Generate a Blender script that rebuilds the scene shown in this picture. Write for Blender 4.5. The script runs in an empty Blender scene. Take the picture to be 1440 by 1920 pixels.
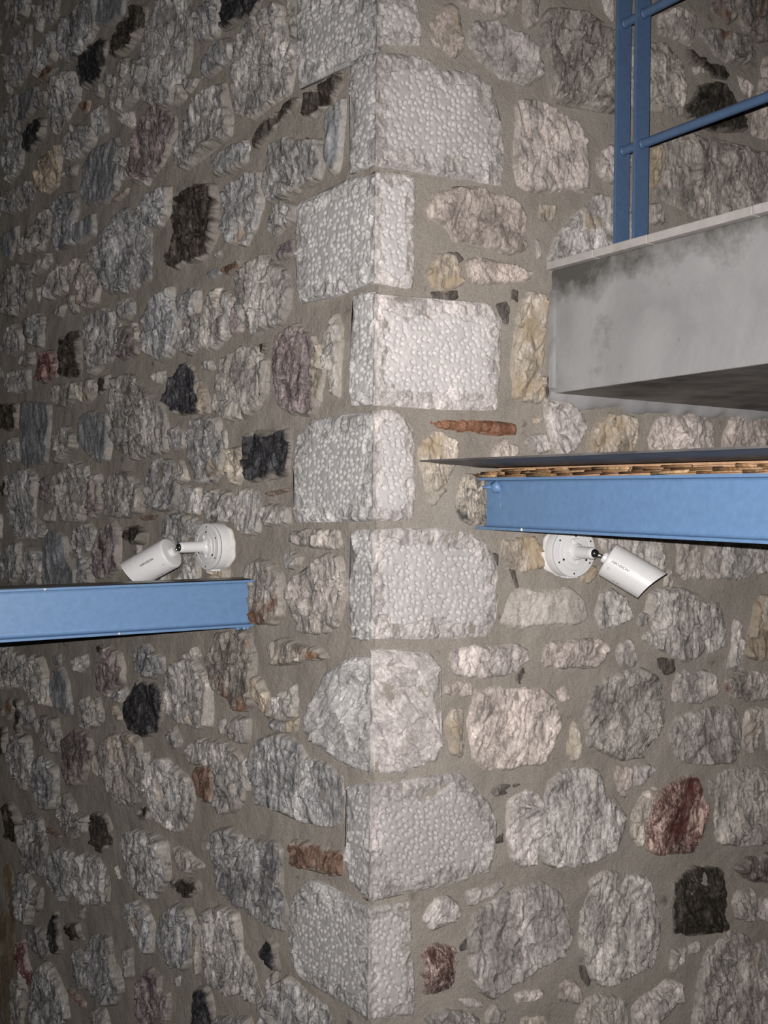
import bpy, math, random
import numpy as np
from mathutils import Vector, Matrix
from mathutils.geometry import delaunay_2d_cdt

# ------------------------------------------------------------------ camera, light, exposure
SC = bpy.context.scene
COL = SC.collection
EYE = Vector((0, 0, 3.0))
FOCAL = 1950.0                                    # pixels, frame 1440 x 1920
PITCH, ROLL = math.atan(30 / FOCAL), 0.0094
fw = Vector((0, math.cos(PITCH), -math.sin(PITCH)))
up0 = Vector((0, math.sin(PITCH), math.cos(PITCH)))
rt = Vector((1, 0, 0)) * math.cos(ROLL) + up0 * math.sin(ROLL)
up = up0 * math.cos(ROLL) - Vector((1, 0, 0)) * math.sin(ROLL)
cam = bpy.data.objects.new('camera', bpy.data.cameras.new('camera'))
COL.objects.link(cam)
cam.data.sensor_fit = 'HORIZONTAL'
cam.data.sensor_width = 36
cam.data.lens = 36 * FOCAL / 1440
cam.data.clip_start = 0.02
m = Matrix((rt, up, -fw)).transposed().to_4x4()
m.translation = EYE
cam.matrix_world = m
SC.camera = cam

W = bpy.data.worlds.new('night')
SC.world = W
W.use_nodes = True
W.node_tree.nodes['Background'].inputs[0].default_value = (0.45, 0.55, 0.75, 1)
W.node_tree.nodes['Background'].inputs[1].default_value = 0.006

# the small flash lamp above the lens that lights the place
fl = bpy.data.lights.new('flash', 'SPOT')
fl.energy = 520
fl.color = (1.0, 0.955, 0.93)
fl.spot_size = math.radians(108)
fl.spot_blend = 1.0
fl.shadow_soft_size = 0.003
flo = bpy.data.objects.new('flash', fl)
COL.objects.link(flo)
aim = (fw + rt * ((575 - 720) / FOCAL) + up * ((960 - 1060) / FOCAL)).normalized()   # the lamp looks a little left and down of the lens
m2 = aim.to_track_quat('-Z', 'Y').to_matrix().to_4x4()
m2.translation = EYE + up * 0.032 - rt * 0.013
flo.matrix_world = m2

SC.view_settings.view_transform = 'Standard'
SC.view_settings.look = 'None'
SC.view_settings.exposure = 0.0
SC.view_settings.gamma = 1.0
SC.view_settings.use_curve_mapping = False

# ------------------------------------------------------------------ layout of the two walls
COR = Vector((-0.03055, 2.8, 0))                  # outer corner edge of the building
AL, AR = math.radians(41.4), math.radians(63.0)
DIR = {'L': Vector((-math.sin(AL), math.cos(AL), 0)), 'R': Vector((math.sin(AR), math.cos(AR), 0))}
NOR = {'L': Vector((-math.cos(AL), -math.sin(AL), 0)), 'R': Vector((math.cos(AR), -math.sin(AR), 0))}
Z = Vector((0, 0, 1))
BR = Vector((0.53665, -0.84380, 0))               # run of the right beam, slab and railing, out from the wall
SR = Vector((-0.84380, -0.53665, 0))              # their side that faces the viewer
BL = Vector((-0.85949, -0.51115, -0.003))         # run of the left beam
SL = Vector((0.51115, -0.85949, 0))

def on_wall(w, u, z, h=0.0):
    return COR + DIR[w] * u + NOR[w] * h + Z * z

# ------------------------------------------------------------------ numbers
rng = np.random.default_rng(7)
PERM = np.concatenate([rng.permutation(512)] * 2)
GA = rng.uniform(0, 2 * np.pi, 512)
GX, GY = np.cos(GA), np.sin(GA)

def noise(x, y):
    xi, yi = np.floor(x).astype(int), np.floor(y).astype(int)
    xf, yf = x - xi, y - yi
    def g(i, j, a, b):
        h = PERM[(PERM[i & 511] + j) & 511]
        return GX[h] * a + GY[h] * b
    s, t = xf ** 3 * (xf * (6 * xf - 15) + 10), yf ** 3 * (yf * (6 * yf - 15) + 10)
    a = g(xi, yi, xf, yf) * (1 - s) + g(xi + 1, yi, xf - 1, yf) * s
    b = g(xi, yi + 1, xf, yf - 1) * (1 - s) + g(xi + 1, yi + 1, xf - 1, yf - 1) * s
    return (a * (1 - t) + b * t) * 1.5

def fbm(x, y, n=3):
    v, a = 0, 1.0
    for k in range(n):
        v = v + a * noise(x * 2 ** k + 17.3 * k, y * 2 ** k - 9.1 * k)
        a *= 0.5
    return v

def smooth(a, b, x):
    t = np.clip((x - a) / (b - a), 0, 1)
    return t * t * (3 - 2 * t)

# ------------------------------------------------------------------ materials
MATS = {}
def nodes(name):
    mt = bpy.data.materials.new(name)
    mt.use_nodes = True
    MATS[name] = mt
    return mt, mt.node_tree, mt.node_tree.nodes['Principled BSDF']

def nd(t, kind, **kw):
    n = t.nodes.new(kind)
    for k, v in kw.items():
        if k.startswith('i_'):
            n.inputs[k[2:]].default_value = v
        else:
            setattr(n, k, v)
    return n

def coords(t, scale, rand=True):
    """object coordinates, shifted by a random amount for each stone"""
    tc = nd(t, 'ShaderNodeTexCoord')
    mp = nd(t, 'ShaderNodeMapping')
    mp.inputs['Scale'].default_value = scale
    t.links.new(tc.outputs['Object'], mp.inputs['Vector'])
    if rand:
        oi = nd(t, 'ShaderNodeObjectInfo')
        mu = nd(t, 'ShaderNodeMath', operation='MULTIPLY')
        mu.inputs[1].default_value = 57.0
        t.links.new(oi.outputs['Random'], mu.inputs[0])
        t.links.new(mu.outputs[0], mp.inputs['Location'])
    return mp.outputs[0]

def ramp(t, fac, stops):
    r = nd(t, 'ShaderNodeValToRGB')
    el = r.color_ramp.elements
    while len(el) < len(stops):
        el.new(0.5)
    for e, (p, c) in zip(el, stops):
        e.position = p
        e.color = (*c, 1)
    t.links.new(fac, r.inputs[0])
    return r.outputs[0]

def tex(t, vec, scale, detail=6, rough=0.6, dist=0.0):
    n = nd(t, 'ShaderNodeTexNoise')
    n.inputs['Scale'].default_value = scale
    n.inputs['Detail'].default_value = detail
    n.inputs['Roughness'].default_value = rough
    n.inputs['Distortion'].default_value = dist
    t.links.new(vec, n.inputs['Vector'])
    return n.outputs['Fac']

def mix(t, fac, a, b, mode='MIX'):
    n = nd(t, 'ShaderNodeMix', data_type='RGBA', blend_type=mode)
    if isinstance(fac, float):
        n.inputs[0].default_value = fac
    else:
        t.links.new(fac, n.inputs[0])
    for s, v in ((6, a), (7, b)):
        if isinstance(v, tuple):
            n.inputs[s].default_value = (*v, 1)
        else:
            t.links.new(v, n.inputs[s])
    return n.outputs[2]

def stone_mat(name, dark, mid, light, stain=None, amount=0.5, contrast=0.115, rough=0.66, bump=0.75, grain=0.36, cracks=0.75, lo_=0.62, smear=True):
    mt, t, p = nodes(name)
    v = coords(t, (1, 1, grain))
    v2 = coords(t, (1, 1, 1))
    streak = tex(t, v, 26, 9, 0.68, 0.8)
    c = ramp(t, streak, [(0.5 - contrast, dark), (0.5, mid), (0.5 + contrast, light)])
    fine = tex(t, v, 130, 5, 0.7)
    c = mix(t, 0.55, c, ramp(t, fine, [(0.34, tuple(x * 0.75 for x in dark)), (0.5, mid), (0.66, light)]), 'MIX')
    crk = tex(t, coords(t, (1, 1, grain * 0.6)), 34, 4, 0.55, 1.6)
    ab = nd(t, 'ShaderNodeMath', operation='SUBTRACT')
    ab.inputs[1].default_value = 0.5
    t.links.new(crk, ab.inputs[0])
    ab2 = nd(t, 'ShaderNodeMath', operation='ABSOLUTE')
    t.links.new(ab.outputs[0], ab2.inputs[0])
    line = ramp(t, ab2.outputs[0], [(0.0, (cracks,) * 3), (0.028, (0, 0, 0))])
    c = mix(t, line, c, tuple(x * 0.6 for x in dark))
    big = tex(t, v2, 7, 4, 0.6)
    zone = tex(t, coords(t, (1, 1, 0.7)), 11, 3, 0.5, 0.6)
    c = mix(t, 1.0, c, ramp(t, zone, [(0.33, (lo_,) * 3), (0.5, (0.92,) * 3), (0.66, (1.28,) * 3)]), 'MULTIPLY')
    if stain:
        c = mix(t, ramp(t, big, [(amount, (0, 0, 0)), (amount + 0.12, (1, 1, 1))]), c,
                mix(t, 0.5, stain, c, 'MULTIPLY') if False else mix(t, streak, tuple(x * 0.5 for x in stain), stain))
    ob = nd(t, 'ShaderNodeObjectInfo')
    fr = nd(t, 'ShaderNodeMath', operation='MULTIPLY')
    fr.inputs[1].default_value = 13.7
    t.links.new(ob.outputs['Random'], fr.inputs[0])
    fr2 = nd(t, 'ShaderNodeMath', operation='FRACT')
    t.links.new(fr.outputs[0], fr2.inputs[0])
    if not name.startswith('quoin'):
        c = mix(t, fr2.outputs[0], c, mix(t, 1.0, c, (1.055, 0.995, 0.925), 'MULTIPLY'))
    if smear:
        sm = nd(t, 'ShaderNodeAttribute', attribute_name='smear')
        c = mix(t, sm.outputs['Fac'], c, mix(t, fine, (0.19, 0.17, 0.147), (0.33, 0.302, 0.268)))
    if name.startswith('quoin'):
        # the pecked middle is a cleaner, plainer grey than the rough margin
        at = nd(t, 'ShaderNodeAttribute', attribute_name='dressed')
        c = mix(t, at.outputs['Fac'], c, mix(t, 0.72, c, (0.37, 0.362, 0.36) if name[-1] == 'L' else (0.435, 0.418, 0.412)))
    oi = nd(t, 'ShaderNodeObjectInfo')
    mr = nd(t, 'ShaderNodeMapRange')
    mr.inputs[3].default_value, mr.inputs[4].default_value = 0.8, 1.16
    t.links.new(oi.outputs['Random'], mr.inputs[0])
    hs = nd(t, 'ShaderNodeHueSaturation')
    t.links.new(mr.outputs[0], hs.inputs['Value'])
    t.links.new(c, hs.inputs['Color'])
    t.links.new(hs.outputs[0], p.inputs['Base Color'])
    p.inputs['Roughness'].default_value = rough
    p.inputs['Specular IOR Level'].default_value = 0.35
    b1 = nd(t, 'ShaderNodeBump', i_Strength=bump, i_Distance=0.006)
    t.links.new(streak, b1.inputs['Height'])
    b2 = nd(t, 'ShaderNodeBump', i_Strength=bump * 0.8, i_Distance=0.0022)
    t.links.new(fine, b2.inputs['Height'])
    t.links.new(b1.outputs[0], b2.inputs['Normal'])
    t.links.new(b2.outputs[0], p.inputs['Normal'])
    return mt

TAN, RUST, MAROON = (0.36, 0.30, 0.235), (0.17, 0.085, 0.05), (0.09, 0.032, 0.030)
stone_mat('L_g', (0.085, 0.088, 0.097), (0.25, 0.252, 0.26), (0.56, 0.545, 0.525), TAN, 0.63)
stone_mat('L_l', (0.13, 0.13, 0.135), (0.31, 0.305, 0.30), (0.60, 0.57, 0.53), TAN, 0.6)  # pale stones; narrow strips among them paint the lit sides of stones
stone_mat('L_s', (0.13, 0.14, 0.155), (0.215, 0.225, 0.245), (0.33, 0.33, 0.335), contrast=0.25, bump=0.25, grain=0.8)
stone_mat('L_v', (0.06, 0.05, 0.058), (0.17, 0.145, 0.155), (0.42, 0.37, 0.36), (0.07, 0.035, 0.035), 0.6)
stone_mat('L_n', (0.008, 0.008, 0.010), (0.016, 0.016, 0.020), (0.13, 0.13, 0.14), contrast=0.2)
stone_mat('L_k', (0.012, 0.010, 0.009), (0.028, 0.023, 0.020), (0.16, 0.14, 0.12), contrast=0.2)
stone_mat('L_t', (0.16, 0.14, 0.115), (0.31, 0.27, 0.22), (0.55, 0.49, 0.41))
stone_mat('L_b', (0.06, 0.038, 0.028), (0.15, 0.092, 0.066), (0.30, 0.215, 0.165))
stone_mat('L_o', (0.08, 0.075, 0.07), (0.25, 0.235, 0.22), (0.50, 0.46, 0.42), RUST, 0.53)
stone_mat('L_m', (0.05, 0.018, 0.018), (0.13, 0.055, 0.052), (0.48, 0.38, 0.36))
stone_mat('L_p', (0.14, 0.13, 0.125), (0.34, 0.315, 0.30), (0.60, 0.56, 0.53), TAN, 0.64)
stone_mat('L_y', (0.20, 0.165, 0.115), (0.25, 0.21, 0.15), (0.29, 0.245, 0.18), bump=0.15, grain=1)
stone_mat('R_g', (0.12, 0.115, 0.112), (0.32, 0.305, 0.295), (0.58, 0.545, 0.525), TAN, 0.64, contrast=0.15, cracks=0.65)
stone_mat('R_l', (0.20, 0.185, 0.17), (0.40, 0.37, 0.34), (0.62, 0.57, 0.52), TAN, 0.6)
stone_mat('R_p', (0.18, 0.16, 0.155), (0.40, 0.363, 0.348), (0.60, 0.555, 0.53), TAN, 0.63, contrast=0.16, cracks=0.6, grain=0.5)
stone_mat('R_t', (0.20, 0.175, 0.145), (0.38, 0.335, 0.285), (0.58, 0.53, 0.46), (0.42, 0.34, 0.24), 0.5)
stone_mat('R_v', (0.06, 0.05, 0.05), (0.18, 0.16, 0.155), (0.42, 0.38, 0.36), (0.05, 0.04, 0.04), 0.5)
stone_mat('R_k', (0.012, 0.010, 0.008), (0.028, 0.024, 0.019), (0.15, 0.13, 0.11), contrast=0.2)
stone_mat('R_o', (0.10, 0.09, 0.085), (0.27, 0.25, 0.235), (0.52, 0.48, 0.45), RUST, 0.53)
stone_mat('R_m', (0.04, 0.02, 0.018), (0.13, 0.075, 0.066), (0.60, 0.50, 0.47), MAROON, 0.56, contrast=0.09)
stone_mat('R_d', (0.05, 0.042, 0.038), (0.10, 0.088, 0.08), (0.20, 0.18, 0.16), bump=0.3)
stone_mat('R_H', (0.03, 0.022, 0.018), (0.055, 0.042, 0.036), (0.09, 0.07, 0.06), bump=0.3)
stone_mat('R_w', (0.03, 0.03, 0.03), (0.30, 0.275, 0.24), (0.60, 0.54, 0.46), (0.05, 0.05, 0.048), 0.5)
stone_mat('R_f', (0.30, 0.285, 0.27), (0.37, 0.35, 0.33), (0.45, 0.42, 0.40), contrast=0.22, bump=0.3, grain=1)
stone_mat('R_B', (0.15, 0.07, 0.04), (0.26, 0.13, 0.08), (0.40, 0.22, 0.15), bump=0.4, grain=1)
stone_mat('quoin_L', (0.21, 0.205, 0.205), (0.36, 0.352, 0.345), (0.50, 0.485, 0.475), contrast=0.15, bump=0.3, grain=0.7, cracks=0.5, lo_=0.75, rough=0.5)  # left face of each quoin: cooler light put into its greyer, darker colour
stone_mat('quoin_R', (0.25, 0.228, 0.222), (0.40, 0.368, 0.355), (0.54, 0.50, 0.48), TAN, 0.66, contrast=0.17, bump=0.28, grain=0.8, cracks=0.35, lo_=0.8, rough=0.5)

def mortar_mat():
    mt, t, p = nodes('mortar')
    v = coords(t, (1, 1, 1), rand=False)
    a = tex(t, v, 5, 7, 0.62)
    c = ramp(t, a, [(0.3, (0.185, 0.166, 0.146)), (0.5, (0.252, 0.228, 0.202)), (0.72, (0.315, 0.287, 0.255))])
    g = tex(t, v, 420, 3, 0.7)
    c = mix(t, 0.5, c, ramp(t, g, [(0.3, (0.10, 0.086, 0.07)), (0.5, (0.27, 0.242, 0.208)), (0.72, (0.50, 0.46, 0.40))]))
    s = tex(t, v, 13, 5, 0.55)
    c = mix(t, ramp(t, s, [(0.66, (0, 0, 0)), (0.74, (1, 1, 1))]), c, (0.15, 0.128, 0.112))
    t.links.new(c, p.inputs['Base Color'])
    p.inputs['Roughness'].default_value = 0.9
    p.inputs['Specular IOR Level'].default_value = 0.2
    b0 = nd(t, 'ShaderNodeBump', i_Strength=0.7, i_Distance=0.012)
    t.links.new(tex(t, v, 17, 5, 0.6), b0.inputs['Height'])
    b = nd(t, 'ShaderNodeBump', i_Strength=0.85, i_Distance=0.004)
    t.links.new(tex(t, v, 80, 8, 0.75), b.inputs['Height'])
    t.links.new(b0.outputs[0], b.inputs['Normal'])
    t.links.new(b.outputs[0], p.inputs['Normal'])
mortar_mat()

def plain(name, col, rough=0.5, spec=0.5, metal=0.0, var=0.0, scale=40, bump=0.0, bdist=0.001):
    mt, t, p = nodes(name)
    v = coords(t, (1, 1, 1))
    f = tex(t, v, scale, 5, 0.6)
    lo, hi = tuple(x * (1 - var) for x in col), tuple(min(1, x * (1 + var)) for x in col)
    t.links.new(ramp(t, f, [(0.32, lo), (0.68, hi)]), p.inputs['Base Color'])
    p.inputs['Roughness'].default_value = rough
    p.inputs['Specular IOR Level'].default_value = spec
    p.inputs['Metallic'].default_value = metal
    if bump:
        b = nd(t, 'ShaderNodeBump', i_Strength=bump, i_Distance=bdist)
        t.links.new(f, b.inputs['Height'])
        t.links.new(b.outputs[0], p.inputs['Normal'])
    return mt
plain('blue_paint', (0.115, 0.205, 0.355), 0.42, 0.4, var=0.07, scale=55, bump=0.25)
plain('rail_paint', (0.066, 0.112, 0.20), 0.42, 0.4, var=0.07, scale=55, bump=0.2)
plain('white_plastic', (0.58, 0.58, 0.585), 0.4, 0.4, var=0.02)
plain('white_filler', (0.58, 0.56, 0.53), 0.9, 0.2, var=0.1, scale=60, bump=0.5, bdist=0.004)
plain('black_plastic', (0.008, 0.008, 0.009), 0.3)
plain('print_grey', (0.025, 0.025, 0.028), 0.5)
plain('steel', (0.45, 0.45, 0.45), 0.3, metal=1.0)
plain('roof_sheet', (0.095, 0.088, 0.088), 0.5, 0.3, var=0.35, scale=9)
plain('board', (0.36, 0.22, 0.13), 0.85, 0.2, var=0.25, scale=30, bump=0.4)
plain('coping', (0.40, 0.375, 0.36), 0.6, 0.3, var=0.12, scale=25, bump=0.2)
plain('fleck', (0.6, 0.58, 0.55), 0.8)
def reed_mat():
    mt, t, p = nodes('reed')
    oi = nd(t, 'ShaderNodeObjectInfo')
    c = ramp(t, oi.outputs['Random'], [(0, (0.06, 0.028, 0.014)), (0.35, (0.16, 0.085, 0.04)), (0.7, (0.33, 0.20, 0.095)), (1, (0.46, 0.32, 0.18))])
    f = tex(t, coords(t, (1, 1, 1)), 120, 4)
    c = mix(t, ramp(t, f, [(0.4, (0, 0, 0)), (0.7, (1, 1, 1))]), c, (0.09, 0.045, 0.02))
    t.links.new(c, p.inputs['Base Color'])
    p.inputs['Roughness'].default_value = 0.55
reed_mat()
def concrete_mat():
    mt, t, p = nodes('concrete')
    v = coords(t, (1, 1, 1), rand=False)
    a = tex(t, v, 3.2, 7, 0.6, 0.5)
    c = ramp(t, a, [(0.3, (0.23, 0.23, 0.233)), (0.5, (0.295, 0.295, 0.299)), (0.7, (0.35, 0.35, 0.354))])
    # weather stains hang below the coping and spread from the wall
    geo = nd(t, 'ShaderNodeNewGeometry')
    sx = nd(t, 'ShaderNodeSeparateXYZ')
    t.links.new(geo.outputs['Position'], sx.inputs[0])
    mr = nd(t, 'ShaderNodeMapRange')
    for i, x in enumerate((3.54, 3.67, 0.0, 0.42)):
        mr.inputs[i + 1].default_value = x
    t.links.new(sx.outputs['Z'], mr.inputs[0])
    mr2 = nd(t, 'ShaderNodeMapRange')
    for i, x in enumerate((0.78, 0.50, 0.0, 0.16)):
        mr2.inputs[i + 1].default_value = x
    t.links.new(sx.outputs['X'], mr2.inputs[0])
    s1 = nd(t, 'ShaderNodeMath', operation='ADD')
    t.links.new(mr.outputs[0], s1.inputs[0])
    t.links.new(mr2.outputs[0], s1.inputs[1])
    s2 = nd(t, 'ShaderNodeMath', operation='ADD')
    t.links.new(tex(t, v, 9, 7, 0.65), s2.inputs[0])
    t.links.new(s1.outputs[0], s2.inputs[1])
    c = mix(t, ramp(t, s2.outputs[0], [(0.68, (0, 0, 0)), (1.0, (1, 1, 1))]), c, (0.085, 0.083, 0.075))
    t.links.new(c, p.inputs['Base Color'])
    p.inputs['Roughness'].default_value = 0.8
    p.inputs['Specular IOR Level'].default_value = 0.25
    b = nd(t, 'ShaderNodeBump', i_Strength=0.35, i_Distance=0.003)
    t.links.new(tex(t, v, 60, 8, 0.7), b.inputs['Height'])
    t.links.new(b.outputs[0], p.inputs['Normal'])
concrete_mat()
plain('soffit', (0.27, 0.25, 0.235), 0.85, 0.2, var=0.45, scale=7, bump=0.4, bdist=0.004)
plain('ground', (0.2, 0.18, 0.16), 0.9, 0.2, var=0.2, scale=4)

# ------------------------------------------------------------------ object helpers
def thing(name, label, cat, loc, group=None, kind=None):
    o = bpy.data.objects.new(name, None)
    COL.objects.link(o)
    o.location = loc
    o.empty_display_size = 0.05
    o['label'] = label
    o['category'] = cat
    if group:
        o['group'] = group
    o['kind'] = kind or 'thing'
    return o

def mk(name, verts, faces, mat, parent=None, smooth_shade=False, loc=None):
    """one mesh object; verts are world points, stored relative to the object's own place"""
    v = np.asarray([tuple(x) for x in verts], float) if not isinstance(verts, np.ndarray) else verts
    if loc is None:
        c = v.mean(axis=0)
    else:
        c = np.array(loc)
    me = bpy.data.meshes.new(name)
    if isinstance(faces, np.ndarray):
        k = faces.shape[1]
        me.vertices.add(len(v))
        me.vertices.foreach_set('co', (v - c).astype(np.float32).ravel())
        me.loops.add(faces.size)
        me.loops.foreach_set('vertex_index', faces.astype(np.int32).ravel())
        me.polygons.add(len(faces))
        me.polygons.foreach_set('loop_start', np.arange(0, faces.size, k, dtype=np.int32))
        me.update(calc_edges=True)
        me.validate()
    else:
        me.from_pydata([tuple(x) for x in (v - c)], [], faces)
        me.update()
    for mm in (mat if isinstance(mat, (list, tuple)) else [mat]):
        me.materials.append(MATS[mm])
    if smooth_shade:
        me.polygons.foreach_set('use_smooth', [True] * len(me.polygons))
    o = bpy.data.objects.new(name, me)
    COL.objects.link(o)
    if parent:
        base = np.zeros(3)
        q = parent
        while q is not None:
            base += np.array(q.location)
            q = q.parent
        o.parent = parent
        o.location = c - base
    else:
        o.location = c
    return o

class MB:
    """collects solids for one mesh"""
    def __init__(s):
        s.v, s.f = [], []
    def add(s, v, f):
        n = len(s.v)
        s.v += [Vector(x) for x in v]
        s.f += [[i + n for i in q] for q in f]
        return s
    def box(s, o, a, b, c):
        """box with corner o and edge vectors a, b, c"""
        o, a, b, c = map(Vector, (o, a, b, c))
        v = [o, o + a, o + a + b, o + b, o + c, o + a + c, o + a + b + c, o + b + c]
        f = [[3, 2, 1, 0], [4, 5, 6, 7], [0, 1, 5, 4], [1, 2, 6, 5], [2, 3, 7, 6], [3, 0, 4, 7]]
        if a.cross(b).dot(c) < 0:
            f = [q[::-1] for q in f]
        return s.add(v, f)
    def lathe(s, o, ax, prof, seg=40, fn=None, cap=True):
        """profile of (radius, height) turned about ax at o"""
        ax = Vector(ax).normalized()
        e = ax.orthogonal().normalized()
        g = ax.cross(e)
        n0 = len(s.v)
        for r, h in prof:
            for k in range(seg):
                a = 2 * math.pi * k / seg
                rr = r * (fn(a, h) if fn else 1)
                s.v.append(Vector(o) + ax * h + (e * math.cos(a) + g * math.sin(a)) * rr)
        for j in range(len(prof) - 1):
            for k in range(seg):
                a, b = n0 + j * seg + k, n0 + j * seg + (k + 1) % seg
                s.f.append([a, b, b + seg, a + seg])
        if cap:
            s.f.append([n0 + k for k in range(seg)][::-1])
            s.f.append([n0 + (len(prof) - 1) * seg + k for k in range(seg)])
        return s
    def rod(s, a, b, r, seg=12, r2=None):
        a, b = Vector(a), Vector(b)
        return s.lathe(a, b - a, [(r, 0), (r2 or r, (b - a).length)], seg)
    def build(s, name, mat, parent=None, smooth_shade=False):
        return mk(name, s.v, s.f, mat, parent, smooth_shade)

def bevel(o, w, seg=2, angle=40):
    b = o.modifiers.new('bevel', 'BEVEL')
    b.width, b.segments, b.limit_method, b.angle_limit = w, seg, 'ANGLE', math.radians(angle)
    return o

def smooth_by_angle(o, deg=35):
    me = o.data
    me.polygons.foreach_set('use_smooth', [True] * len(me.polygons))
    try:
        me.set_sharp_from_angle(angle=math.radians(deg))
    except Exception:
        pass
    return o

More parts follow.
